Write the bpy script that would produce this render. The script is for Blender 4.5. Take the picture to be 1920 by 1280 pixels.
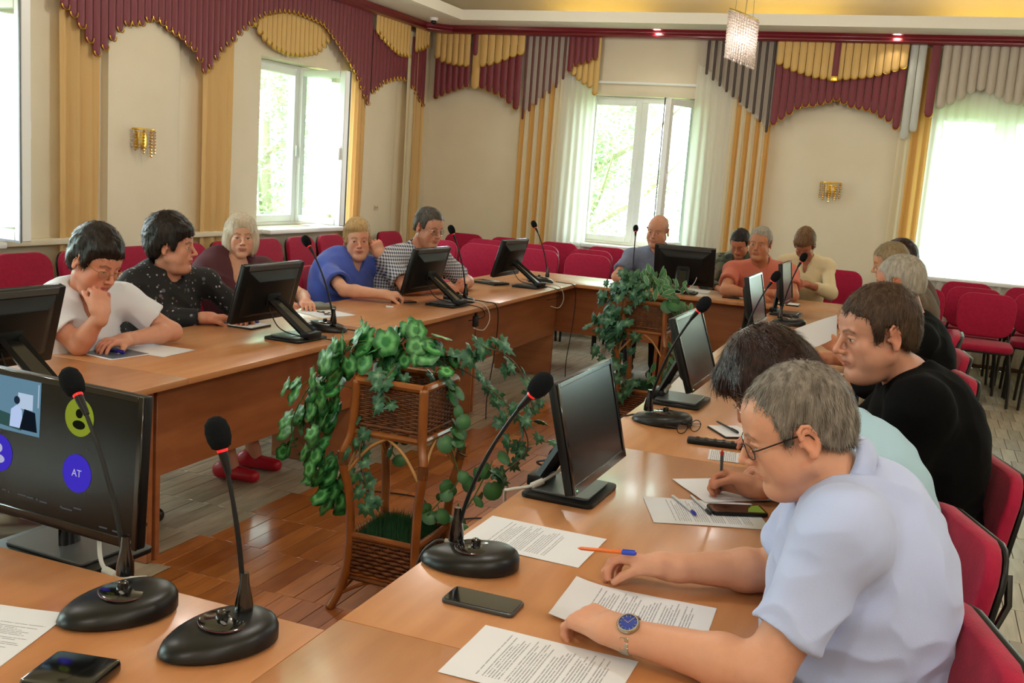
import bpy, bmesh, math, random
import numpy as np
from mathutils import Vector, Matrix, noise
R = math.radians
rnd = random.Random(7)
for o in list(bpy.data.objects): bpy.data.objects.remove(o, do_unlink=True)
SC = bpy.context.scene
COL = SC.collection

# ---------------------------------------------------------------- camera
cam = bpy.data.cameras.new('camera'); camo = bpy.data.objects.new('camera', cam); COL.objects.link(camo)
cam.sensor_width = 36.0; cam.lens = 36.0*1957.07/1920; cam.clip_start = 0.05; cam.clip_end = 200
def _cam():
    p, y, r = R(9.32), R(20.87), R(4.12)
    f = Vector((-math.sin(y)*math.cos(p), math.cos(y)*math.cos(p), -math.sin(p)))
    r0 = Vector((math.cos(y), math.sin(y), 0)); u0 = r0.cross(f)
    rt = r0*math.cos(r)+u0*math.sin(r); up = -r0*math.sin(r)+u0*math.cos(r)
    m = Matrix((rt, up, -f)).transposed().to_4x4(); m.translation = (0, 0, 1.6)
    return m
camo.matrix_world = _cam()
SC.camera = camo

# ---------------------------------------------------------------- world and light
W = bpy.data.worlds.new('world'); SC.world = W; W.use_nodes = True
nt = W.node_tree; nt.nodes.clear()
wo = nt.nodes.new('ShaderNodeOutputWorld'); bg = nt.nodes.new('ShaderNodeBackground')
bg.inputs[0].default_value = (0.86, 0.94, 1.0, 1); bg.inputs[1].default_value = 17.0
nt.links.new(bg.outputs[0], wo.inputs[0])
SC.view_settings.view_transform = 'Standard'; SC.view_settings.look = 'None'
SC.view_settings.gamma = 1.0; SC.view_settings.use_curve_mapping = False
SC.view_settings.exposure = 0.0
SC.cycles.max_bounces = 8; SC.cycles.diffuse_bounces = 5; SC.cycles.transparent_max_bounces = 12
SC.cycles.sample_clamp_indirect = 6.0; SC.cycles.caustics_reflective = False; SC.cycles.caustics_refractive = False
def area(name, loc, rot, sx, sy, power, col=(1, 1, 1), portal=False):
    l = bpy.data.lights.new(name, 'AREA'); l.shape = 'RECTANGLE'; l.size = sx; l.size_y = sy
    l.energy = power; l.color = col
    if portal: l.cycles.is_portal = True
    o = bpy.data.objects.new(name, l); COL.objects.link(o); o.location = loc; o.rotation_euler = rot
    return o
def point(name, loc, power, col=(1, .85, .65), r=.05):
    l = bpy.data.lights.new(name, 'POINT'); l.energy = power; l.color = col; l.shadow_soft_size = r
    o = bpy.data.objects.new(name, l); COL.objects.link(o); o.location = loc; return o
# daylight enters through these openings (portals only guide the sky's light)
WIN_LEFT = [(-2.35, -0.85), (0.55, 2.05), (3.45, 4.95), (7.85, 9.35)]     # y ranges in the left wall
WIN_BACK = [(-3.62, -2.36), (-0.05, 1.3), (2.4, 3.7)]                     # x ranges in the back wall
for k, (a, b) in enumerate(WIN_LEFT): area('portal_left', (-5.9, (a+b)/2, 1.65), (0, R(-90), 0), 1.5, b-a, 1, portal=True)
for k, (a, b) in enumerate(WIN_BACK): area('portal_back', ((a+b)/2, 11.55, 1.65), (R(-90), 0, 0), b-a, 1.5, 1, portal=True)
# first lamp sits in the visible crystal pendant; the rest are unseen added fill lights
for (lx, ly, pw) in [(-1.06, 6.0, 12), (-3.6, 6.0, 55), (-3.3, 9.0, 45), (-1.06, 9.0, 30), (1.5, 8.6, 40), (2.0, 5.6, 70), (-1.06, 2.6, 60), (-3.6, 2.2, 50), (2.0, 2.2, 75), (-1.0, -1.2, 95), (2.0, -1.4, 95), (.9, .3, 60)]:
    point('pendant_fill_light', (lx, ly, 2.40 if (lx, ly) == (-1.06, 6.0) else 2.75), pw*.60, (1, .96, .91), .11)
# ---------------------------------------------------------------- materials
def lin(h):
    if isinstance(h, str):
        v = [int(h[i:i+2], 16)/255 for i in (0, 2, 4)]
        return tuple(((x+.055)/1.055)**2.4 if x > .04045 else x/12.92 for x in v)+(1,)
    return tuple(h)+(1,) if len(h) == 3 else tuple(h)
MATS = {}
def mat(name, color='808080', rough=.5, metal=0., spec=.5, coat=0., bump=None, var=None, sheen=0., emis=None, estr=0., trans=0., sss=0., vcol=False, alpha=None):
    """procedural principled material; var=(scale, color2, stretch, amount), bump=(scale, strength, stretch)"""
    if name in MATS: return MATS[name]
    m = bpy.data.materials.new(name); m.use_nodes = True; t = m.node_tree; N = t.nodes; Lk = t.links
    b = N['Principled BSDF']; c = lin(color)
    b.inputs['Base Color'].default_value = c; b.inputs['Roughness'].default_value = rough
    b.inputs['Metallic'].default_value = metal; b.inputs['Specular IOR Level'].default_value = spec
    b.inputs['Coat Weight'].default_value = coat; b.inputs['Coat Roughness'].default_value = .12
    if sheen: b.inputs['Sheen Weight'].default_value = sheen; b.inputs['Sheen Roughness'].default_value = .5
    if trans: b.inputs['Transmission Weight'].default_value = trans
    if sss:
        b.inputs['Subsurface Weight'].default_value = sss; b.inputs['Subsurface Radius'].default_value = (1, .35, .2); b.inputs['Subsurface Scale'].default_value = .006
    if emis: b.inputs['Emission Color'].default_value = lin(emis); b.inputs['Emission Strength'].default_value = estr
    if alpha is not None: b.inputs['Alpha'].default_value = alpha
    tc = N.new('ShaderNodeTexCoord')
    src = None
    if vcol:
        a = N.new('ShaderNodeVertexColor'); a.layer_name = 'col'; src = a.outputs[0]
        Lk.new(src, b.inputs['Base Color'])
    def nz(scale, stretch, det=4):
        mp = N.new('ShaderNodeMapping'); mp.inputs['Scale'].default_value = stretch
        Lk.new(tc.outputs['Object'], mp.inputs['Vector'])
        n = N.new('ShaderNodeTexNoise'); n.inputs['Scale'].default_value = scale; n.inputs['Detail'].default_value = det
        Lk.new(mp.outputs[0], n.inputs['Vector']); return n
    if var:
        sc_, c2, st, amt = var
        n = nz(sc_, st); r = N.new('ShaderNodeValToRGB'); r.color_ramp.elements[0].position = .5-.25/max(amt, .01)*.5 if amt > 1 else .35
        r.color_ramp.elements[1].position = .65
        Lk.new(n.outputs['Fac'], r.inputs[0])
        mx = N.new('ShaderNodeMix'); mx.data_type = 'RGBA'; mx.inputs['B'].default_value = lin(c2)
        if src: Lk.new(src, mx.inputs['A'])
        else: mx.inputs['A'].default_value = c
        mu = N.new('ShaderNodeMath'); mu.operation = 'MULTIPLY'; mu.inputs[1].default_value = min(amt, 1)
        Lk.new(r.outputs[0], mu.inputs[0]); Lk.new(mu.outputs[0], mx.inputs['Factor'])
        Lk.new(mx.outputs['Result'], b.inputs['Base Color'])
    if bump:
        sc_, s, st = bump
        n = nz(sc_, st); bp = N.new('ShaderNodeBump'); bp.inputs['Strength'].default_value = s; bp.inputs['Distance'].default_value = .01
        Lk.new(n.outputs['Fac'], bp.inputs['Height']); Lk.new(bp.outputs[0], b.inputs['Normal'])
    MATS[name] = m; return m
def cloth(name, color, transl=.5, transp=0.):
    if name in MATS: return MATS[name]
    m = bpy.data.materials.new(name); m.use_nodes = True; t = m.node_tree; N = t.nodes; Lk = t.links
    N.remove(N['Principled BSDF']); out = N['Material Output']
    d = N.new('ShaderNodeBsdfDiffuse'); d.inputs[0].default_value = lin(color)
    tr = N.new('ShaderNodeBsdfTranslucent'); tr.inputs[0].default_value = lin(color)
    mx = N.new('ShaderNodeMixShader'); mx.inputs[0].default_value = transl
    Lk.new(d.outputs[0], mx.inputs[1]); Lk.new(tr.outputs[0], mx.inputs[2]); last = mx
    if transp:
        tp = N.new('ShaderNodeBsdfTransparent'); m2 = N.new('ShaderNodeMixShader'); m2.inputs[0].default_value = transp
        Lk.new(mx.outputs[0], m2.inputs[1]); Lk.new(tp.outputs[0], m2.inputs[2]); last = m2
    Lk.new(last.outputs[0], out.inputs[0]); MATS[name] = m; return m
def glass(name, tint='e8fff2', rough=0., refl=.12):
    if name in MATS: return MATS[name]
    m = bpy.data.materials.new(name); m.use_nodes = True; t = m.node_tree; N = t.nodes; Lk = t.links
    N.remove(N['Principled BSDF']); out = N['Material Output']
    g = N.new('ShaderNodeBsdfGlossy'); g.inputs[1].default_value = rough
    tp = N.new('ShaderNodeBsdfTransparent'); tp.inputs[0].default_value = lin(tint)
    f = N.new('ShaderNodeLayerWeight'); f.inputs[0].default_value = .3
    mu = N.new('ShaderNodeMath'); mu.operation = 'MULTIPLY_ADD'; mu.inputs[1].default_value = .6; mu.inputs[2].default_value = refl
    Lk.new(f.outputs['Facing'], mu.inputs[0])
    mx = N.new('ShaderNodeMixShader'); Lk.new(mu.outputs[0], mx.inputs[0])
    Lk.new(tp.outputs[0], mx.inputs[1]); Lk.new(g.outputs[0], mx.inputs[2]); Lk.new(mx.outputs[0], out.inputs[0])
    MATS[name] = m; return m
def emit(name, color, s):
    if name in MATS: return MATS[name]
    m = bpy.data.materials.new(name); m.use_nodes = True; t = m.node_tree; N = t.nodes
    N.remove(N['Principled BSDF']); e = N.new('ShaderNodeEmission'); e.inputs[0].default_value = lin(color); e.inputs[1].default_value = s
    t.links.new(e.outputs[0], N['Material Output'].inputs[0]); MATS[name] = m; return m
def wood(name, c1, c2, rough=.3, stretch=(1, 1, 1), coat=.3, scale=6):
    return mat(name, c1, rough, var=(scale, c2, stretch, .8), coat=coat, bump=(scale*8, .03, stretch))

# ---------------------------------------------------------------- mesh helpers
class G:
    """collects verts/faces; build() links them as ONE mesh object"""
    def __init__(s): s.v = []; s.f = []; s.m = []
    def add(s, v, f, mi=0):
        n = len(s.v); s.v += [tuple(p) for p in v]; s.f += [tuple(i+n for i in q) for q in f]; s.m += [mi]*len(f); return s
    def box(s, c, d, rz=0., mi=0, M=None):
        x, y, z = d[0]/2, d[1]/2, d[2]/2
        v = [Vector((i*x, j*y, k*z)) for i in (-1, 1) for j in (-1, 1) for k in (-1, 1)]
        Q = M if M else Matrix.Rotation(rz, 3, 'Z')
        v = [Q @ p+Vector(c) for p in v]
        return s.add(v, [(0, 1, 3, 2), (4, 6, 7, 5), (0, 4, 5, 1), (2, 3, 7, 6), (0, 2, 6, 4), (1, 5, 7, 3)], mi)
    def box2(s, a, b, mi=0):
        return s.box([(a[i]+b[i])/2 for i in range(3)], [abs(b[i]-a[i]) for i in range(3)], mi=mi)
    def tube(s, path, r, n=8, mi=0, flat=1., cap=True):
        P = [Vector(p) for p in path]; rr = r if hasattr(r, '__len__') else [r]*len(P)
        up = Vector((0, 0, 1)); v = []; f = []
        prev = None
        for i, p in enumerate(P):
            t = (P[min(i+1, len(P)-1)]-P[max(i-1, 0)]).normalized()
            a = prev if prev is not None else (up if abs(t.z) < .9 else Vector((1, 0, 0)))
            a = (a-t*a.dot(t)).normalized(); b = t.cross(a); prev = a
            for k in range(n):
                w = 2*math.pi*k/n; v.append(p+a*math.cos(w)*rr[i]*flat+b*math.sin(w)*rr[i])
        for i in range(len(P)-1):
            for k in range(n): f.append((i*n+k, i*n+(k+1) % n, (i+1)*n+(k+1) % n, (i+1)*n+k))
        if cap: f.append(tuple(range(n-1, -1, -1))); f.append(tuple((len(P)-1)*n+k for k in range(n)))
        return s.add(v, f, mi)
    def lathe(s, prof, c=(0, 0, 0), n=16, mi=0, sx=1., sy=1.):
        v = []; f = []
        for (r, z) in prof:
            for k in range(n):
                w = 2*math.pi*k/n; v.append((c[0]+r*math.cos(w)*sx, c[1]+r*math.sin(w)*sy, c[2]+z))
        for i in range(len(prof)-1):
            for k in range(n): f.append((i*n+k, i*n+(k+1) % n, (i+1)*n+(k+1) % n, (i+1)*n+k))
        f.append(tuple(range(n-1, -1, -1))); f.append(tuple((len(prof)-1)*n+k for k in range(n)))
        return s.add(v, f, mi)
    def prism(s, pts, h0, h1, M=None, mi=0):
        """pts: 2D outline (ccw) in local xy, extruded h0..h1 in z; M 4x4"""
        n = len(pts); v = [Vector((x, y, h0)) for x, y in pts]+[Vector((x, y, h1)) for x, y in pts]
        if M: v = [M @ p for p in v]
        f = [tuple(range(n-1, -1, -1)), tuple(range(n, 2*n))]+[(i, (i+1) % n, n+(i+1) % n, n+i) for i in range(n)]
        return s.add(v, f, mi)
    def sphere(s, c, r, n=12, m=8, mi=0, sc=(1, 1, 1)):
        v = [(c[0], c[1], c[2]+r*sc[2])]; f = []
        for i in range(1, m):
            a = math.pi*i/m
            for k in range(n):
                w = 2*math.pi*k/n; v.append((c[0]+r*sc[0]*math.sin(a)*math.cos(w), c[1]+r*sc[1]*math.sin(a)*math.sin(w), c[2]+r*sc[2]*math.cos(a)))
        v.append((c[0], c[1], c[2]-r*sc[2])); L_ = len(v)-1
        for k in range(n):
            f.append((0, 1+k, 1+(k+1) % n)); f.append((L_, 1+(m-2)*n+(k+1) % n, 1+(m-2)*n+k))
            for i in range(m-2): f.append((1+i*n+k, 1+(i+1)*n+k, 1+(i+1)*n+(k+1) % n, 1+i*n+(k+1) % n))
        return s.add(v, f, mi)
    def grid(s, fn, nu, nv, mi=0):
        v = [fn(i/nu, j/nv) for i in range(nu+1) for j in range(nv+1)]
        f = [(i*(nv+1)+j, (i+1)*(nv+1)+j, (i+1)*(nv+1)+j+1, i*(nv+1)+j+1) for i in range(nu) for j in range(nv)]
        return s.add(v, f, mi)
    def xf(s, M):
        s.v = [tuple(M @ Vector(p)) for p in s.v]; return s
    def build(s, name, m=None, parent=None, smooth=False, bevel=0., seg=2, world=False, fixn=True):
        me = bpy.data.meshes.new(name); me.from_pydata(s.v, [], s.f)
        ms = m if isinstance(m, (list, tuple)) else [m]
        for q in ms:
            if q: me.materials.append(q)
        if len(ms) > 1: me.polygons.foreach_set('material_index', s.m)
        if bevel or fixn:
            bm = bmesh.new(); bm.from_mesh(me)
            if fixn: bmesh.ops.recalc_face_normals(bm, faces=bm.faces)
            if bevel:
                E = [e for e in bm.edges if len(e.link_faces) == 2 and e.calc_face_angle(0) > R(35)]
                bmesh.ops.bevel(bm, geom=E, offset=bevel, segments=seg, affect='EDGES', profile=.5, clamp_overlap=True)
            bm.to_mesh(me); bm.free()
        if smooth or bevel:
            me.polygons.foreach_set('use_smooth', [True]*len(me.polygons))
            if not (smooth == 'all'): me.set_sharp_from_angle(angle=R(40))
        me.update()
        o = bpy.data.objects.new(name, me); COL.objects.link(o)
        if parent is not None: setpar(o, parent, world)
        return o
def world_inv(o):
    M = Matrix.Identity(4); p = o
    ch = []
    while p is not None: ch.append(p); p = p.parent
    for q in reversed(ch): M = M @ q.matrix_parent_inverse @ Matrix.LocRotScale(q.location, q.rotation_euler, q.scale)
    return M.inverted()
def setpar(o, parent, world=False):
    o.parent = parent
    if world: o.matrix_parent_inverse = world_inv(parent)
def tag(o, label=None, cat=None, group=None, kind=None):
    if label: o['label'] = label
    if cat: o['category'] = cat
    if group: o['group'] = group
    if kind: o['kind'] = kind
    return o
def thing(name, label, cat, loc=(0, 0, 0), rz=0., group=None):
    o = bpy.data.objects.new(name, None); COL.objects.link(o); o.location = loc; o.rotation_euler = (0, 0, rz)
    o.empty_display_size = .1
    return tag(o, label, cat, group)
def struct(o): o['kind'] = 'structure'; return o
def dup(root, loc, rz=None, label=None, group=None, rot=None):
    def cp(o, par):
        c = o.copy(); COL.objects.link(c); c.parent = par
        for ch in kids(o): cp(ch, c)
        return c
    r = cp(root, None); r.location = loc
    if rz is not None: r.rotation_euler = (0, 0, rz)
    if rot is not None: r.rotation_euler = rot
    if label: r['label'] = label
    if group: r['group'] = group
    return r
def kids(o): return [c for c in COL.objects if c.parent == o] if False else KID(o)
def KID(o):
    return list(o.children)
def inst(src, name, parent, loc, rot=(0, 0, 0), scale=(1, 1, 1), m=None):
    """another object sharing the mesh of src"""
    o = bpy.data.objects.new(name, src.data); COL.objects.link(o); o.parent = parent
    o.location = loc; o.rotation_euler = rot; o.scale = scale
    return o
def interp(pts, x):
    if x <= pts[0][0]: return pts[0][1]
    for (a, b), (c, d) in zip(pts, pts[1:]):
        if x <= c: return b+(d-b)*(x-a)/(c-a)
    return pts[-1][1]
# ================================================================ the room
WX, WY = -5.5, 11.15          # inner faces of the left and the back wall
XR, YF = 4.2, -3.0            # right and front walls (out of the picture)
m_wall = mat('plaster_cream', 'e0d5be', .75, var=(2.5, 'dacdb2', (1, 1, 1), .6), bump=(60, .05, (1, 1, 1)))
m_ceil = mat('ceiling_white', 'e6e2d8', .7)
m_ceil2 = mat('ceiling_upper_cream', 'e3d7b8', .7)
m_white = mat('window_white', 'eef0f0', .35)
m_gask = mat('window_gasket_grey', '5c6064', .5)
m_glass = glass('window_glass', 'f2fff8', 0, .05)
m_maroon = mat('cornice_maroon', '6e1220', .3, coat=.5)
def wall_with_holes(name, axis, pos, thick, lo, hi, z1, holes, z0h, z1h, m):
    g = G()
    def bx(a, b, za, zb):
        if b-a < 1e-4: return
        if axis == 'x': g.box2((pos-thick, a, za), (pos, b, zb))
        else: g.box2((a, pos, za), (b, pos+thick, zb))
    c = lo
    for a, b in holes:
        bx(c, a, 0, z1); bx(a, b, 0, z0h); bx(a, b, z1h, z1); c = b
    bx(c, hi, 0, z1)
    return struct(g.build(name, m))
wall_with_holes('wall_left', 'x', WX, .42, YF, WY+.42, 3.5, WIN_LEFT, .93, 2.42, m_wall)
wall_with_holes('wall_back', 'y', WY, .42, WX, XR, 3.5, WIN_BACK, .86, 2.47, m_wall)
struct(G().box2((XR, YF, 0), (XR+.3, WY+.42, 3.5)).build('wall_right', m_wall))
struct(G().box2((WX, YF-.3, 0), (XR, YF, 3.5)).build('wall_front', m_wall))

# rounded pilasters between the windows
for k, (ya, yb) in enumerate([(5.95, 6.78), (9.52, 10.35)]):
    pts = [(0, ya), (.065, ya)]
    rr = .065
    pts += [(rr*math.cos(t), yb-.3+.3*math.sin(t)) for t in [R(a) for a in range(0, 91, 9)]]
    g = G(); g.prism([(p[0], p[1]) for p in pts], 0.0, 3.12, Matrix.Translation((WX, 0, 0)))
    struct(g.build('trim_%d' % (k+20), m_wall, smooth=True))

# floor: oak parquet with wear and painted window glare, laid in rows of short blocks
m_parq = [mat('parquet_%d' % i, c, .32, var=(5, c2, (9, 1, 1), .7), bump=(30, .08, (6, 1, 1)), coat=.25) for i, (c, c2) in enumerate(
    [('a8642e', '8a4c20'), ('985626', '7c421b'), ('b57038', '985626'), ('a0602b', '84481f')])]
m_parq_w = [mat('parquet_worn_glare_%d' % i, c, .34, var=(5, c2, (9, 1, 1), .8), bump=(30, .12, (6, 1, 1)), coat=.15) for i, (c, c2) in enumerate(
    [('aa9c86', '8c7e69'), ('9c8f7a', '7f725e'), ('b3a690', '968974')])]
m_gap = mat('floor_joint_dark', '3a2616', .8)
fl = struct(G().box2((WX, YF, -.2), (XR, WY, -.006)).build('floor', m_gap))
BW, BL, GP = .085, .34, .0025
def worn_glare(x, y):  # grey zones: floor wear plus window glare painted into the block colours
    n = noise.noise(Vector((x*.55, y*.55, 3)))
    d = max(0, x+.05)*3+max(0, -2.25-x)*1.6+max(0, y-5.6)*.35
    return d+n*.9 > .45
blocks = []
j = 0; y = YF
while y < WY-.01:
    i = 0; x = WX+(BW/2 if j % 2 else 0)-BW/2
    while x < XR:
        x0, x1 = max(x, WX), min(x+BW, XR); y1 = min(y+BL, WY)
        if x1-x0 > .01: blocks.append((x0, x1, y, y1))
        x += BW
    y += BL; j += 1
def inview(x, y):
    q = camo.matrix_world.inverted() @ Vector((x, y, 0))
    if q.z > -.5: return False
    px = 960+1957*q.x/-q.z; py = 640-1957*q.y/-q.z
    return 0 < px < 1920 and 0 < py < 1290
_ci = camo.matrix_world.inverted()
def pix(x, y, z=0):
    q = _ci @ Vector((x, y, z))
    return (960+1957*q.x/-q.z, 640-1957*q.y/-q.z, -q.z) if q.z < -.3 else (0, -9999, 0)
def seen_floor(x, y):
    px, py, d = pix(x, y)
    if not (0 <= px <= 1920 and 0 <= py <= 1290): return None
    if 300 < px < 1010 and 690 < py < 1180 and -2.45 < x < -.95: return d
    if 310 < px < 540 and 820 < py < 1050: return d
    if px > 1790 and py > 640: return d-.8
    if 900 < px < 1240 and 600 < py < 760: return d+1.5
    return None
sc_ = sorted([(seen_floor((b[0]+b[1])/2, (b[2]+b[3])/2), k) for k, b in enumerate(blocks) if seen_floor((b[0]+b[1])/2, (b[2]+b[3])/2) is not None])
near = set(k for _, k in sc_[:290])
rest = G(); parts_made = {}
for k, (x0, x1, y0, y1) in enumerate(blocks):
    w = worn_glare((x0+x1)/2, (y0+y1)/2); mi = rnd.randrange(3) if w else rnd.randrange(4)
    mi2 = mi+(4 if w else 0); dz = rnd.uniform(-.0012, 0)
    if k in near:
        key = (mi2, round(x1-x0, 3), round(y1-y0, 3))
        if key not in parts_made:
            g = G(); g.box((0, 0, -.003), (x1-x0-GP, y1-y0-GP, .006))
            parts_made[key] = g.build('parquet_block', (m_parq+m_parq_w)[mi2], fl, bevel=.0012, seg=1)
            parts_made[key].location = ((x0+x1)/2, (y0+y1)/2, dz)
        else: inst(parts_made[key], 'parquet_block', fl, ((x0+x1)/2, (y0+y1)/2, dz))
    else:
        z = dz
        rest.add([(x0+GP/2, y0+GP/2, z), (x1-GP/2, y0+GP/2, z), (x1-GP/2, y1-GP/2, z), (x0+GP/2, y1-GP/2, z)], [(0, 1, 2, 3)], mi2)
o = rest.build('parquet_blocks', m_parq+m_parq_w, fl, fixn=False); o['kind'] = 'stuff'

# ceiling: lower ring, fascia, tray with cove lighting
TX0, TX1, TY0, TY1 = -4.82, 3.5, -2.4, 10.46
cl = struct(G().box2((WX-.1, YF-.1, 3.5), (XR+.1, WY+.2, 3.6)).build('ceiling', m_ceil2))
g = G()
for a, b in (((WX, YF, 3.13), (TX0-.03, WY, 3.17)), ((TX1+.03, YF, 3.13), (XR, WY, 3.17)), ((TX0-.03, TY1+.03, 3.13), (TX1+.03, WY, 3.17)), ((TX0-.03, YF, 3.13), (TX1+.03, TY0-.03, 3.17))): g.box2(a, b)
g.box2((TX0-.03, TY0, 3.13), (TX0, TY1, 3.235)); g.box2((TX1, TY0, 3.13), (TX1+.03, TY1, 3.235))
g.box2((TX0-.03, TY1, 3.13), (TX1+.03, TY1+.03, 3.235)); g.box2((TX0, TY0-.03, 3.13), (TX1, TY0, 3.235))
struct(g.build('trim_1', m_ceil))
# yellowish cove tubes lying on the ring behind the fascia
m_cove = emit('cove_tube_glow', 'ffd850', 10)
for (a, b) in [(-4.05, -2.95), (-2.05, -1.0), (-.15, 1.25), (2.0, 3.1)]:
    t = thing('cove_light', 'yellow glowing strip light in the ceiling cove %s' % {-4.05: 'left of the crystal pendant', -2.05: 'behind the crystal pendant', -.15: 'above the wide maroon valance and right sheer', 2.0: 'beyond the right sheer curtain'}[a], 'light', ((a+b)/2, WY-.2, 3.17), group='cove strip lights')
    G().box((0, 0, .008), (b-a, .05, .016)).build('mount', m_white, t)
    G().box((0, 0, .03), (b-a-.04, .03, .028)).build('tube', m_cove, t)
# maroon cornice (curtain pelmet board)
def cornice(name, p, q, dirn, zc):
    # profile (n outwards, z)
    prof = [(0, 0), (.1, 0), (.118, .012), (.118, .03), (.105, .04), (.1, .055), (.112, .07), (.12, .085), (0, .085)]
    P, Q = Vector(p), Vector(q); n = Vector(dirn); v = []; L = len(prof)
    for pt in (P, Q):
        for a, b in prof: v.append(pt+n*a+Vector((0, 0, zc+b)))
    f = [(i, (i+1) % L, L+(i+1) % L, L+i) for i in range(L)]+[tuple(range(L-1, -1, -1)), tuple(range(L, 2*L))]
    return struct(G().add(v, f).build(name, m_maroon, bevel=.003, seg=1))
cornice('trim_2', (-5.43, YF, 0), (-5.43, 10.72, 0), (1, 0, 0), 3.04)
cornice('trim_3', (-5.22, 10.99, 0), (XR, 10.99, 0), (0, -1, 0), 3.045)
cornice('trim_4', (-5.43, 10.68, 0), (-5.18, 10.98, 0), (.77, -.64, 0), 3.042)
# skirting
m_base = mat('skirting_brown', '6b4a33', .5)
struct(G().box2((WX, YF, 0), (WX+.02, WY, .09)).build('baseboard_left', m_base, bevel=.004))
struct(G().box2((WX, WY-.02, 0), (XR, WY, .09)).build('baseboard_back', m_base, bevel=.004))
# white boxed ledge (radiator shelf) under the left windows
for k, (a, b) in enumerate(WIN_LEFT[2:]):
    struct(G().box2((WX-.3, a-.02, .885), (WX+.17, b+.02, .925)).build('trim_%d' % (k+5), m_white, bevel=.008))
for k, (a, b) in enumerate(WIN_BACK[:2]):
    struct(G().box2((a-.02, WY-.12, .82), (b+.02, WY+.3, .86)).build('trim_%d' % (k+8), m_white, bevel=.008))
# light dado ledge along the left wall above the chairs
for k, (a, b) in enumerate([(YF, 3.4), (4.98, 5.9), (6.8, 7.8), (9.38, 9.5)]):
    struct(G().box2((WX, a, .885), (WX+.1, b, .925)).build('trim_%d' % (k+12), m_wall, bevel=.006))

# ---- windows
def ring(g, x0, x1, z0, z1, w, d0, d1, mi=0):
    """rectangular frame in local XZ plane, depth along local y"""
    g.box2((x0, d0, z0), (x0+w, d1, z1), mi); g.box2((x1-w, d0, z0), (x1, d1, z1), mi)
    g.box2((x0+w, d0, z0), (x1-w, d1, z0+w), mi); g.box2((x0+w, d0, z1-w), (x1-w, d1, z1), mi)
def window(num, M, wd, z0, z1, sash=None, mull=.5, closed=True):
    """local x along the wall, y outwards; sash=(hinge x, width, angle, side)"""
    w = bpy.data.objects.new('window_%d' % num, None); COL.objects.link(w); w.matrix_world = M; struct(w)
    g = G(); ring(g, 0, wd, z0, z1, .06, -.035, .035); g.box2((wd*mull-.04, -.035, z0+.06), (wd*mull+.04, .035, z1-.06)); g.build('window_frame', m_white, w, bevel=.004, seg=1)
    def make_sash(x0, x1, hinge, ang, open_):
        s = bpy.data.objects.new('sash', None); COL.objects.link(s); s.parent = w
        s.location = (hinge, -.03 if open_ else 0, 0); s.rotation_euler = (0, 0, ang)
        a, b = x0-hinge, x1-hinge
        fr = G(); ring(fr, a, b, z0+.03, z1-.03, .065, -.048, .020)
        fr.build('sash_frame', m_white, s, bevel=.005, seg=1)
        gk = G(); ring(gk, a-.004, b+.004, z0+.024, z1-.024, .012, .025, .034)
        gk.build('gasket', m_gask, s)
        G().box2((a+.06, -.006, z0+.09), (b-.06, .006, z1-.09)).build('pane', m_glass, s)
        free = b if abs(b) > abs(a) else a
        hx = free-.032*(1 if free > 0 else -1)
        hg = G(); hg.box((hx, -.045, (z0+z1)/2), (.03, .015, .07)); hg.box((hx, -.06, (z0+z1)/2-.045), (.018, .018, .11)); hg.build('handle', m_white, s, bevel=.004, seg=1)
    make_sash(.05, wd*mull-.03, .05, 0, False)
    if sash: make_sash(*sash, True)
    else: make_sash(wd*mull+.03, wd-.05, wd-.05, 0, False)
    return w
# left wall: local x -> +Y, local y(outwards) -> -X
ML = lambda y: Matrix(((0, -1, 0, WX-.2), (1, 0, 0, y), (0, 0, 1, 0), (0, 0, 0, 1)))
MB_ = lambda x: Matrix(((1, 0, 0, x), (0, 1, 0, WY+.2), (0, 0, 1, 0), (0, 0, 0, 1)))
window(1, ML(3.45), 1.5, .93, 2.42, (.80, 1.44, 1.44, R(84)), mull=.52)
window(2, ML(7.85), 1.5, .93, 2.42, (.89, 1.46, .89, R(-97)), mull=.58)
window(3, MB_(-3.62), 1.26, .86, 2.47, (.68, 1.21, 1.21, R(68)), mull=.52)
window(4, MB_(-.05), 1.35, .86, 2.47)
window(5, MB_(2.4), 1.3, .86, 2.47)
window(6, ML(.55), 1.5, .93, 2.42); window(7, ML(-2.35), 1.5, .93, 2.42)
# curtain rods seen through the sheers, and round bars under the pelmets
for k, (a, b, z) in enumerate([(-4.32, -1.6, 2.60), (-.3, 2.0, 2.62)]):
    t = thing('curtain_rail', 'thin white curtain rail across the wall above the %s back window' % ('middle' if k == 0 else 'right'), 'rail', ((a+b)/2, WY-.05, z))
    G().tube([(a, WY-.06, z), (b, WY-.06, z)], .014, 8).build('rod', m_white, t, smooth=True, world=True)
    for q in (a+.05, (a+b)/2, b-.05): G().box2((q-.01, WY-.05, z-.012), (q+.01, WY-.004, z+.012)).build('bracket', m_white, t, world=True)
# radiator under the second left window
t = thing('radiator', 'ribbed beige radiator under the window behind the woman in blue', 'radiator', (WX+.12, 9.0, 0))
g = G()
for k in range(12): g.box((WX+.13, 8.2+k*.08, .5), (.09, .055, .55))
g.build('ribs', mat('radiator_beige', 'b9a68a', .5), t, world=True, bevel=.012)
g = G(); g.tube([(WX+.13, 8.15, .28), (WX+.13, 9.15, .28)], .018); g.tube([(WX+.13, 8.15, .72), (WX+.13, 9.15, .72)], .018); g.build('pipe', MATS['radiator_beige'], t, world=True)

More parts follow.
